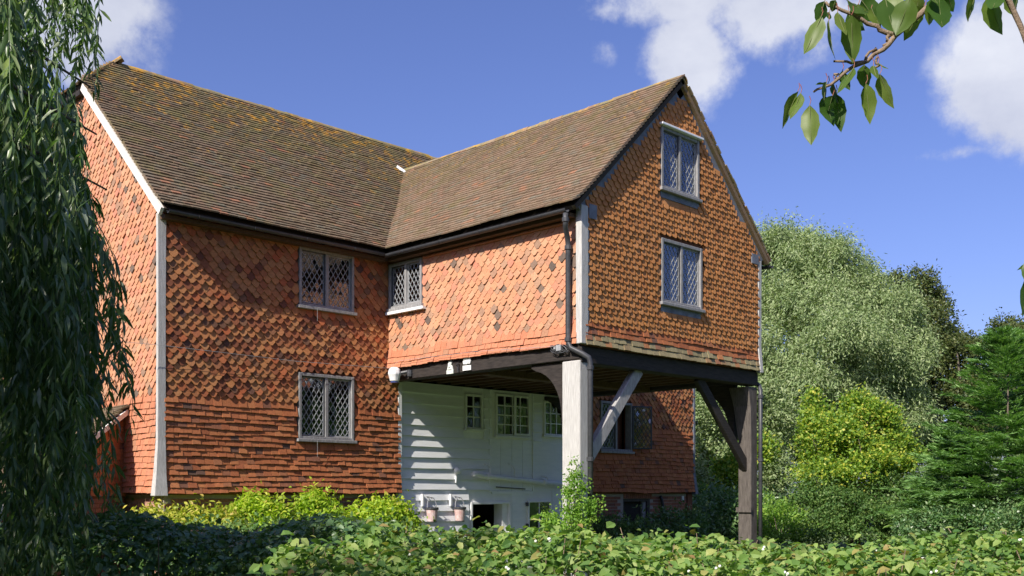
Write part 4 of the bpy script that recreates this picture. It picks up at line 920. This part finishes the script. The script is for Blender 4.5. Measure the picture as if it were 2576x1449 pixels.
tree('golden_shrub', 'low yellow-green shrub just right of the dark oak post', 'shrub', gnd(1960, 27), lob, 120, 34, .1, .08, .045, M_LCLI, r0=.03)
lob = [lobe(1850, 1225, 31, .45, .5), lobe(1830, 1180, 31, .35, .35), lobe(1885, 1150, 31, .4, .4), lobe(1800, 1245, 31, .25, .2), lobe(1850, 1270, 31, .35, .3), lobe(1930, 1130, 31, .3, .4)]
tree('young_maple', 'bright lime young maple seen between the dark posts', 'tree', gnd(1860, 31), lob, 230, 26, .09, .11, .08, M_LYEL, r0=.05)
lob = [lobe(1800, 1080, 36, 1.4, 1.5), lobe(1760, 1000, 37, 1.2, 1.3), lobe(1850, 1020, 37, 1.2, 1.2), lobe(1780, 1180, 35, 1.3, 1.3), lobe(1880, 1180, 36, 1.3, 1.3), lobe(1700, 1100, 37, 1.5, 1.5), lobe(1920, 1090, 37, 1.2, 1.2)]
tree('hawthorn_tree', 'mid green tree seen under the wing beyond the brick corner', 'tree', gnd(1800, 36), lob, 1000, 44, .15, .13, .06, M_LGW, r0=.2, puff=(11, .32))
lob = [lobe(1790, 1290, 30, .8, .7), lobe(1860, 1310, 29, .8, .6), lobe(1740, 1310, 29, .6, .6), lobe(1920, 1300, 30, .7, .6)]
tree('shade_shrub', 'dark shrub at the foot of the brick corner', 'shrub', gnd(1820, 30), lob, 300, 36, .14, .11, .06, M_LHDK, r0=.05)
lob = [lobe(1530, 1335, 23.5, .45, .32), lobe(1600, 1350, 23, .5, .3), lobe(1680, 1325, 24, .4, .3), lobe(1730, 1330, 24.4, .4, .4)]
tree('fern_bush', 'dim leafy growth in front of the cellar door', 'shrub', gnd(1620, 23.3), lob, 170, 34, .1, .1, .05, M_LHDK, r0=.02)
# unseen trees added round the garden to block low sky light and deepen shade
ring = []
for k in range(24):
    a = math.radians(97+k*9.9); d = RNG.uniform(26, 31); h = RNG.uniform(12, 15) if k > 8 else RNG.uniform(6, 8); ring.append((2+d*math.sin(a), -9+d*math.cos(a), h*.5, 3.4, 3.4, h*.5))
P, ax, nr, c = crown(ring, 2600, 24, .5)
tag(foliage('garden_wood', M_LGRE, None, P, ax, nr, RNG.uniform(.5, .8, len(P)), RNG.uniform(.35, .5, len(P))), 'unseen trees added round the garden to block low sky light')
lob = [lobe(2360, 1330, 23.5, .9, .45), lobe(2450, 1335, 23, .9, .45), lobe(2550, 1335, 22.5, .9, .45), lobe(2640, 1330, 22.5, .9, .5)]
tree('box_shrub', 'low dark shrub line in the shade at the foot of the conifers', 'shrub', gnd(2470, 23), lob, 340, 34, .1, .08, .045, M_LHDK, r0=.03)
# far wood
far = [];
for k in range(46):
    a = YAW-.62+k*.031; d = 110+RNG.uniform(-12, 12); h = RNG.uniform(3.0, 5.5); far.append((CAM[0]+d*math.sin(a), CAM[1]+d*math.cos(a), h*.75, 4.2, 4.2, h))
P, ax, nr, c = crown(far, 2600, 26, .6)
tag(foliage('far_wood', M_LWOD, None, P, ax, nr, RNG.uniform(.4, .7, len(P)), RNG.uniform(.25, .4, len(P))), 'low far-off wood behind the garden trees')
# conifer
def conifer(px, d, zt, R, label, seed):
    t = thing('conifer', label, 'tree'); b = np.array(gnd(px, d)); rg = np.random.default_rng(seed); Ps = []; As = []; Ns = []; brs = MB()
    for h in np.arange(.3, zt-.05, .15):
        f = (zt-h)/zt; nb = int(5+6*f)
        for k in range(nb):
            a = rg.uniform(0, 6.283); Lb = R*(min(1, f*1.2)**.75)*rg.uniform(.55, 1.2)+.1; el_ = rg.uniform(-.05, .4)+.75*(1-f)**1.5
            dr = np.array((math.cos(a)*math.cos(el_), math.sin(a)*math.cos(el_), math.sin(el_))); sd = np.array((-math.sin(a), math.cos(a), 0))
            for q in range(int(9+16*Lb/R)):                          # side sprays along the branch
                s0 = rg.uniform(.12, 1.0)**.8; o = b+np.array((0, 0, h))+dr*s0*Lb; o[2] += -.20*Lb*s0**2+.14*Lb*max(0, s0-.65)
                sg = rg.choice((-1, 1)); v = dr*rg.uniform(.5, 1)+sd*sg*rg.uniform(.1, .9)+np.array((0, 0, rg.uniform(-.15, .2))); v /= np.linalg.norm(v); w = np.cross(v, (0, 0, 1)); w /= np.linalg.norm(w)
                l_ = rg.uniform(.28, .55)*(.6+.4*Lb/R); ns = 24; t_ = rg.uniform(0, 1, ns); lt_ = rg.uniform(-1, 1, ns)
                p = o+v*(t_*l_)[:, None]+w*(lt_*(1-t_*.75)*l_*.26)[:, None]; p[:, 2] -= .22*l_*t_**2+np.abs(lt_)*.03
                Ps.append(p); As.append(v+w*lt_[:, None]*.7+np.array((0, 0, -.3))*t_[:, None]+rg.normal(0, .12, (ns, 3))); Ns.append(np.array((0, 0, 1.))-v*.25+rg.normal(0, .35, (ns, 3)))
    P, Ax, Nr = map(np.concatenate, (Ps, As, Ns)); n = len(P)
    foliage('crown', M_LCON, t, P, Ax, Nr, rg.uniform(.08, .17, n), rg.uniform(.018, .036, n))
    MB().tube([b-np.array((0, 0, .2)), b+np.array((0, 0, zt*.5)), b+np.array((.03, 0, zt-.05))], [.06, .03, .005], 7).build('trunk', M_BARK, t, smooth=True)
conifer(2535, 24, 5.2, 2.35, 'feathery green conifer at the right of the garden', 3)
conifer(2700, 25.5, 7.2, 2.3, 'taller conifer standing half out of view on the right', 4)
conifer(2395, 26, 3.0, 1.1, 'low conifer sprays leaning out beside the yellow maple', 5)
# trees behind the near willow
lob = [lobe(60, 700, 42, 3, 4), lobe(-60, 500, 43, 3, 4), lobe(120, 1000, 41, 3.2, 3.2), lobe(-100, 900, 40, 4, 4), lobe(200, 1150, 40, 2.2, 2.0)]
tree('ash_tree', 'dark tree behind the hanging willow left of the mill', 'tree', gnd(20, 42), lob, 700, 45, .35, .3, .16, M_LBEE, r0=.4)
lob = [lobe(150, 1180, 19, .8, .8), lobe(20, 1150, 18, 1.2, 1.1), lobe(-60, 1000, 18, 1, 1.2), lobe(220, 1260, 17, .5, .4)]
tree('elder_shrub', 'dark shrub behind the willow curtain by the lean-to', 'shrub', gnd(80, 18), lob, 300, 40, .16, .11, .05, M_LHDK, r0=.06)

# lime shrubs against the plinth
def shrub(label, lob, nc, base, mat=M_LLIM, extra=None, per=26, ln=.09, wd=.042):
    return tree('lime_shrub', label, 'shrub', base, lob, nc, per, .07, ln, wd, mat, droop=.35, r0=.02, group='lime shrubs along the plinth', fold=True, shell=(.5, 1.05), low=-.5)
shrub('lime shrub with yellowing leaves at the corner of the mill', [lobe(400, 1321, 16.0, .34, .22), lobe(460, 1326, 16.2, .34, .26), lobe(520, 1324, 16.4, .34, .26), lobe(360, 1306, 15.8, .14, .12), lobe(545, 1346, 16.3, .3, .3)], 150, (.3, -.9, 0), M_LLIY)
shrub('rounded bright lime shrub left of the leaded window', [lobe(650, 1316, 16.9, .42, .36), lobe(610, 1326, 16.8, .3, .3), lobe(700, 1326, 17, .3, .3), lobe(640, 1276, 16.9, .24, .16)], 190, (1.9, -.9, 0))
shrub('upright lime shrub below the lower leaded window', [lobe(800, 1276, 17.4, .22, .26), lobe(810, 1316, 17.4, .34, .34), lobe(850, 1326, 17.5, .28, .24), lobe(775, 1266, 17.4, .12, .14)], 150, (3, -1, 0))
shrub('lime shrub at the joint of tiles and white boards', [lobe(930, 1316, 17.8, .34, .28), lobe(985, 1311, 17.9, .32, .3), lobe(1030, 1336, 17.9, .26, .2), lobe(960, 1286, 17.9, .2, .14), lobe(890, 1336, 17.7, .24, .22)], 190, (4, -1.2, 0))
lob = [lobe(700, 1385, 15.5, 1.6, .28), lobe(560, 1385, 15.2, 1.2, .28), lobe(850, 1380, 16, 1.4, .28), lobe(430, 1380, 15.2, .8, .25), lobe(970, 1380, 16.5, .8, .25)]
tree('green_shrub', 'dark green undergrowth below the lime shrubs', 'shrub', gnd(700, 15.5), lob, 420, 26, .1, .09, .05, M_LGRE, r0=.03, fold=True)
# climber on the white post
cl = thing('climbing_plant', 'leafy green climber growing up the white timber post', 'climber', (0, 0, 0))
lob = [lobe(1425, 1320, 15.8, .26, .26), lobe(1440, 1260, 15.85, .16, .26), lobe(1447, 1210, 15.9, .10, .2), lobe(1450, 1178, 15.95, .07, .12), lobe(1398, 1330, 15.8, .2, .2), lobe(1470, 1290, 15.85, .16, .2), lobe(1495, 1266, 15.85, .10, .035), lobe(1475, 1225, 15.9, .09, .06), lobe(1385, 1300, 15.8, .1, .1)]
P, ax, nr, c = crown(lob, 170, 20, .045, .3, (.3, 1.1)); n = len(P); foliage('foliage', M_LCLI, cl, P, ax, nr, RNG.uniform(.035, .06, n), RNG.uniform(.022, .036, n), True)
m = MB()
for k in range(9):
    q = at(1435+RNG.uniform(-30, 25), 1420, 15.85); m.tube([q*(1, 1, 0), q+(at(1440, 1260, 15.85)-q)*.6+RNG.normal(size=3)*.04, at(1447+RNG.uniform(-20, 20), RNG.uniform(1180, 1280), 15.9)], [.009, .007, .003], 5)
m.build('stem', M_STEM, cl)

# ---------------------------------------------------------------- foreground hedges
def leaf_shape(fold_seed):
    r = np.random.default_rng(fold_seed); V, fs = leaves(np.zeros((1, 3)), np.array([[0., 1, 0]]), np.array([[0., 0, 1]]), 1., r.uniform(.66, .8), True, droop=r.uniform(.05, .35))
    return Shape('leaf', V, [tuple(f) for a in fs for f in a])
L_HEDGE = [leaf_shape(k) for k in range(5)]
def hedge(name, label, rt0, rt1, f0, f1, top, nl, mat, lf, seed, bumps=(), cat='hedge', berries=0):
    h = thing(name, label, cat); rg = np.random.default_rng(seed)
    def height(rt, fw):
        z = top+.035*np.sin(rt*2.3+seed)+.03*np.sin(rt*5.1+fw*3)+.02*np.sin(rt*11+fw*7)
        for br, bf, bw, bh in bumps: z = z+bh*np.exp(-((rt-br)/bw)**2-((fw-bf)/(bw*1.3))**2)
        mid = (f0+f1)/2; return z-.16*np.abs((fw-mid)/(f1-mid))**4
    nt_ = int(nl*.68); nf = nl-nt_
    rt = np.concatenate([rg.uniform(rt0, rt1, nt_), rg.uniform(rt0, rt1, nf)]); fw = np.concatenate([f0+(f1-f0)*rg.uniform(0, 1, nt_), f0+np.abs(rg.normal(0, .08, nf))+.06*np.sin(rt[nt_:]*6)])
    H = height(rt, fw); z = np.concatenate([H[:nt_]-np.abs(rg.normal(0, .055, nt_))+rg.exponential(.012, nt_), .55+(H[nt_:]-.55)*rg.uniform(0, 1, nf)**.7])
    P = CAM*(1, 1, 0)+fw[:, None]*FW+rt[:, None]*RT+z[:, None]*np.array((0, 0, 1))
    az_ = rg.uniform(0, 6.28, nl); ax = np.stack([np.cos(az_), np.sin(az_), rg.normal(-.25, .4, nl)], 1)
    nr = rg.normal(0, .5, (nl, 3))+np.array((0, 0, 1.))-np.array(SUN)*.35
    front = np.arange(nl) >= nt_; nr[front] -= FW*.9; ax[front, 2] -= .6
    ln = lf*rg.uniform(.5, 1.4, nl); wd = ln*rg.uniform(.6, .8, nl)
    a = unit(ax); s = unit(np.cross(a, nr)); u = np.cross(s, a)
    big = []
    for i in range(nl):                                            # the 290 largest in view are single leaves
        d = P[i]-CAM; f_ = d@FW; x = 1288+F*(d@RT)/f_; y = YH-F*d[2]/f_
        if 0 < x < 2576 and y < 1449 and z[i] > H[i]-.03: big.append((ln[i]**2/f_**2*max(.1, abs(u[i]@unit(d))), i))
    big = [i for _, i in sorted(big, reverse=True)[:250]]; keep = np.ones(nl, bool); keep[big] = False
    for i in big:
        M = np.eye(4); M[:3, 0] = -s[i]*ln[i]; M[:3, 1] = a[i]*ln[i]; M[:3, 2] = u[i]*ln[i]; M[:3, 3] = P[i]
        o = bpy.data.objects.new('leaf', L_HEDGE[i % 5].mesh(mat)); o.matrix_world = Matrix(M.tolist()); link(o, h)
    foliage('foliage', mat, h, P[keep], ax[keep], nr[keep], ln[keep], wd[keep], True)
    m = MB()                                                       # twigs
    for k in range(int((rt1-rt0)*48)):
        r_ = rg.uniform(rt0, rt1); f_ = rg.uniform(f0+.1, f1-.1); zt = float(height(r_, f_))+rg.uniform(-.06, .05); b = CAM*(1, 1, 0)+FW*f_+RT*r_
        m.tube([b+np.array((0, 0, .3)), b+rg.normal(0, .05, 3)*(1, 1, 0)+np.array((0, 0, zt*.7)), b+rg.normal(0, .1, 3)*(1, 1, 0)+np.array((0, 0, zt))], [.006, .004, .002], 4)
    m.build('twig', M_TWIG, h)
    for k in range(berries):
        r_ = rg.uniform(rt0+.02, rt1); f_ = rg.uniform(f0, f1-.3); q = CAM*(1, 1, 0)+FW*f_+RT*r_; q[2] = float(height(r_, f_))+rg.uniform(-.01, .02)
        for j in range(rg.integers(1, 4)):
            c = q+rg.normal(0, .009, 3); MB().lathe(c, [(0, .0062), (.0042, .005), (.0064, 0), (.0042, -.005), (0, -.0062)], 8).build('berry', M_BERRY, h, smooth=True)
    return h
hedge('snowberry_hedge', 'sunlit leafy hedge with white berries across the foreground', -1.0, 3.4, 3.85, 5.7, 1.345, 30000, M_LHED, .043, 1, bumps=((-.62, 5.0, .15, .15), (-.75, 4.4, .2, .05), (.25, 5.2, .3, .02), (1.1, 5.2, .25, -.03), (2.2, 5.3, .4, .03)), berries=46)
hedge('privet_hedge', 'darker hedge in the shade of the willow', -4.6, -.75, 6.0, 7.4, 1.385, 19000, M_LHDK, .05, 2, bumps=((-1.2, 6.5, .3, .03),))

# ---------------------------------------------------------------- weeping willow near the camera on the left
wt = thing('weeping_willow', 'weeping willow hanging its long strands in front of the left gable', 'tree')
def strand_mesh(L_, seed, lat):
    rg = np.random.default_rng(seed); n = int(L_/.021); t = np.linspace(0, 1, 22); ph = rg.uniform(0, 6.28)
    path = lambda s: np.stack([lat*np.sqrt(np.maximum(s, 0))+.03*np.sin(s*5+ph), .035*np.sin(s*4+ph*2), -L_*s+.06*lat], -1)
    s = np.sort(rg.uniform(.02, 1, n)); P = path(s); a = rg.uniform(0, 6.28, n)
    ax = np.stack([np.cos(a), np.sin(a), -rg.uniform(.7, 2.6, n)], 1); nr = np.stack([np.cos(a+rg.normal(0, .8, n)), np.sin(a+rg.normal(0, .8, n)), rg.uniform(.2, 1.2, n)], 1)
    ln = rg.uniform(.075, .155, n)*(1.05-.3*s); V, fs = leaves(P, ax, nr, ln, ln*rg.uniform(.15, .23, n), True, droop=.22)
    mb = MB(); mb.tube(path(t), list(.0032-.002*t), 4); k = len(V)
    V = np.concatenate([V, np.array(mb.V)]); q = np.array([f for f in mb.Fc if len(f) == 4])+k
    return npmesh('hanging_strand', V, [fs[0], fs[1], q], M_LWIL, True)
SM = [(L_, strand_mesh(L_, 50+i, la)) for i, (L_, la) in enumerate([(.7, .12), (.8, .2), (1.1, .2), (1.2, .05), (1.5, .22), (1.6, .1), (1.9, .2), (2.0, .05), (2.3, .25), (2.4, .1), (2.7, .2), (2.8, .08)])]
def strand(px, y0, y1, d, rz=None):
    p = at(px, y0, d); L_ = (y1-y0)/F*d; k = min(range(len(SM)), key=lambda i: abs(SM[i][0]-L_)+random.random()*.15)
    o = bpy.data.objects.new('hanging_strand', SM[k][1]); o.location = p; o.rotation_euler = (random.gauss(0, .02), random.gauss(0, .02), random.uniform(0, 6.28) if rz is None else rz)
    o.scale = (1, 1, L_/SM[k][0]); link(o, wt)
R_ = random.Random(12); random.seed(5)
for i in range(165):                                               # body of the curtain
    px = R_.uniform(-70, 175); y0 = R_.uniform(60, 420) if px > 40 else R_.uniform(-200, 250); y0 = max(y0, 190+(px-120)*.9 if px > 120 else y0)
    y1 = R_.uniform(1250, 1560) if px < 205 else R_.uniform(1000, 1420); y1 = min(y1, y0+1200*R_.uniform(.75, 1.05)); strand(px, y0, y1, R_.uniform(5.3, 7.6))
for i in range(34): strand(R_.uniform(-60, 225), R_.uniform(700, 980), R_.uniform(1380, 1600), R_.uniform(5.4, 7.))
for i in range(30): px = R_.uniform(175, 226); strand(px, 260+(px-150)*3.1+R_.uniform(-40, 120), R_.uniform(880, 1150) if px > 200 else R_.uniform(1000, 1380), R_.uniform(5.4, 6.5))
for i in range(30): strand(R_.uniform(-40, 205), R_.uniform(-260, -60), R_.uniform(60, 230), R_.uniform(5.6, 7.))
for px, y0, y1 in ((272, 800, 1082), (230, 560, 1010), (240, 640, 960), (170, -40, 150), (180, -20, 175), (225, 950, 1390)): strand(px, y0, y1, 5.8)
TW = np.array((-9.3, -9.0, 0)); m = MB()
m.tube([TW-(0, 0, .3), TW+(.1, 0, 1.6), TW+(0, -.1, 3.4)], [.42, .34, .3], 10); m.build('trunk', M_BARK, wt, smooth=True)
m = MB()
for px, py, d in ((60, -120, 6.2), (110, 170, 6.4), (210, 210, 6.2), (225, 330, 6.), (20, 150, 7), (150, 300, 6.6), (40, 60, 5.8), (250, 470, 5.9)):
    q = at(px, py, d); c = TW+(0, -.1, 3.3); mid = c+(q-c)*.5; mid[2] = max(q[2], c[2])+.5; q2 = q+(q-mid)*.02
    m.tube([c, c+(mid-c)*.5+(0, 0, .25), mid, mid+(q2-mid)*.55+(0, 0, .12), q2], [.13, .075, .04, .02, .005], 6)
m.build('branch', M_BARK, wt, smooth=True)
lob = [(-9.3, -9.2, 4.2, 2.2, 1.9, 1.1), (-8.2, -9.9, 3.7, 1.4, 1.4, 1.0), (-10.6, -8.6, 4.2, 2.2, 2.2, 1.6), (-9.3, -10.5, 3.9, 1.8, 1.2, 1.3), (-7.7, -9.6, 3.6, 1.0, 1.0, .8)]
P, ax, nr, c = crown(lob, 900, 34, .2, .9, (.4, 1.05), 1.6); n = len(P)
foliage('crown', M_LWIL, wt, P, ax, nr, RNG.uniform(.12, .2, n), RNG.uniform(.03, .05, n))

# ---------------------------------------------------------------- cherry branch reaching in at the top right
ct = thing('cherry_tree', 'cherry branch with drooping serrated leaves across the top right of the sky', 'tree')
ck = lambda x, y, d=2.4: at(1932+x/2., y/2., d)
trk = CAM+RT*3.4+FW*1.6; trk[2] = 0
MB().tube([trk-(0, 0, .2), trk+(0, 0, 1.4), trk+(.05, .1, 2.6), trk+(0, .1, 4)], [.17, .14, .12, .08], 9).build('trunk', M_BARK, ct, smooth=True)
def br(pts, r0, r1, d=2.4):
    P_ = []
    for i, p in enumerate(pts): P_.append(ck(*p, d) if len(p) == 2 else np.array(p))
    Q = [P_[0]]
    for a, b in zip(P_[:-1], P_[1:]): Q += [a+(b-a)*.5+np.random.default_rng(len(Q)).normal(0, .003, 3), b]
    MB().tube(Q, list(np.linspace(r0, r1, len(Q))), 7).build('branch', M_TWIG, ct, smooth=True)
e0 = ck(900, -90, 2.35)
MB().tube([trk+(.05, .1, 2.5), trk+(.0, .1, 2.9)+(e0-trk-(0, 0, 2.9))*.5+np.array((0, 0, .25)), e0], [.045, .03, .012], 7).build('branch', M_TWIG, ct, smooth=True)
br([(900, -90), (850, -5), (800, 40), (720, 110), (640, 180), (580, 250), (500, 308), (430, 335), (350, 400), (280, 440), (230, 462)], .0085, .0025)
br([(640, 178), (560, 150), (500, 120), (420, 70), (330, 30), (290, 10)], .006, .003); br([(610, 175), (600, 205), (580, 232)], .005, .004); br([(500, 310), (420, 318), (330, 308)], .004, .0025)
br([(490, 300), (510, 262), (540, 240)], .0035, .003); br([(550, 285), (545, 320), (530, 345)], .0035, .003); br([(350, 400), (340, 380), (330, 375)], .003, .003)
br([(900, -90), (1100, -40), (1200, -20), (1330, 300), (1345, 700), (1335, 1330)], .008, .004, 2.3)

def cherry_leaf(seed):
    rg = np.random.default_rng(seed); n = 9; t = np.linspace(0, 1, n); w = .5*np.sin(np.pi*t**.82)**.85*(1-.12*t); w[0] = 0; w[-1] = 0
    z = -.20*t**2+.04*np.sin(t*9+seed); fold = rg.uniform(.12, .4); V = []; Fs = []
    for i in range(n):
        sw = 1+.05*(-1)**i; V += [(-w[i]*sw, t[i]-.02*w[i], z[i]+w[i]*fold), (-w[i]*.5, t[i]-.0, z[i]+w[i]*fold*.6+.015), (0, t[i]+.0, z[i]), (w[i]*.5, t[i], z[i]+w[i]*fold*.6+.015), (w[i]*sw, t[i]-.02*w[i], z[i]+w[i]*fold)]
    for i in range(n-1):
        for j in range(4): Fs.append((i*5+j, i*5+j+1, i*5+5+j+1, i*5+5+j))
    return V, Fs
def put_leaf(b, tip, w, d, yaw, seed):
    B, T = ck(*b, d), ck(*tip, d+np.random.default_rng(seed).uniform(-.03, .03)); ax = T-B; ln = np.linalg.norm(ax); ax /= ln
    V, Fs = cherry_leaf(seed); side = RT*math.cos(yaw)+FW*math.sin(yaw); side = side-ax*(side@ax); side /= np.linalg.norm(side); nn = np.cross(side, ax)
    V = np.array(V); wm = w/2/F*d/max(.35, abs(math.cos(yaw))); W3 = B+V[:, :1]*side*wm+V[:, 1:2]*ax*ln+V[:, 2:]*nn*min(wm, ln*.5)
    me = bpy.data.meshes.new('leaf'); me.from_pydata([tuple(v) for v in W3], [], Fs); me.materials.append(M_LCHE); me.polygons.foreach_set('use_smooth', [True]*len(Fs)); me.update(); o = link(bpy.data.objects.new('leaf', me), ct)
    up = B+(RT*np.random.default_rng(seed).uniform(-.2, .2)+np.array((0, 0, 1)))*.02
    m = MB(); m.tube([B, B+(up-B)*.5+RT*.003, up], [.0009]*3, 5); m.build('leaf_stalk', M_STALK, o); m = MB(); m.tube([B+ax*ln*.96+nn*(-.19*min(wm, ln*.5)), B+ax*ln*.5+nn*(-.052*min(wm, ln*.5)), B], [.0003, .0006, .0009], 5); m.build('midrib', M_STEM, o)
CL = [((285, 5), (245, 130), 70, .3), ((270, 80), (185, 285), 78, -.5), ((305, 105), (322, 305), 36, 1.0), ((350, 60), (385, 190), 60, .4), ((420, 75), (425, 325), 98, -.15), ((395, 0), (500, 75), 85, .6), ((470, 0), (553, 112), 80, -.6),
      ((400, 70), (480, 160), 92, .3), ((590, -10), (625, 190), 120, .25), ((715, -10), (645, 185), 110, -.4), ((785, 30), (672, 202), 105, .5), ((860, -20), (866, 150), 132, .2), ((815, -30), (850, 25), 50, .4), ((1045, -30), (995, 110), 52, .7),
      ((1110, -20), (1165, 182), 104, .2), ((1205, -20), (1230, 86), 66, .5), ((1255, -20), (1236, 58), 44, .8), ((150, 460), (62, 645), 50, .8), ((165, 468), (116, 607), 46, -.8), ((210, 528), (216, 738), 88, -.2), ((295, 412), (270, 512), 36, .9),
      ((300, 425), (240, 420), 40, .6), ((285, 480), (320, 645), 82, .4), ((340, 470), (371, 668), 64, -.5), ((330, 425), (346, 530), 48, .7), ((432, 340), (352, 482), 40, -.9), ((375, 355), (405, 460), 62, .4), ((485, 325), (488, 455), 76, .2),
      ((492, 420), (520, 626), 58, -.7), ((530, 330), (545, 406), 46, .3), ((555, 318), (602, 352), 36, .8), ((562, 372), (625, 550), 74, .35), ((310, 60), (300, 102), 30, .5), ((1335, 1330), (1247, 1352), 40, .5), ((1330, 1370), (1262, 1600), 70, .5), ((1330, 1300), (1290, 1420), 60, -.4), ((1345, 1000), (1300, 1120), 50, .3), ((325, 480), (300, 560), 60, .2), ((520, 40), (560, 150), 80, .5), ((640, -40), (600, 90), 95, -.5), ((760, -40), (735, 120), 100, .4), ((900, -40), (925, 60), 80, .5), ((455, 20), (440, 130), 70, -.5), ((340, 0), (318, 60), 50, .6), ((1160, -40), (1130, 60), 80, -.5), ((830, 20), (800, 130), 70, .6)]
rg = random.Random(4)
for i, (b, t, w, yw) in enumerate(CL): put_leaf(b, t, w*1.1, 2.4+rg.uniform(-.07, .07), yw, i)
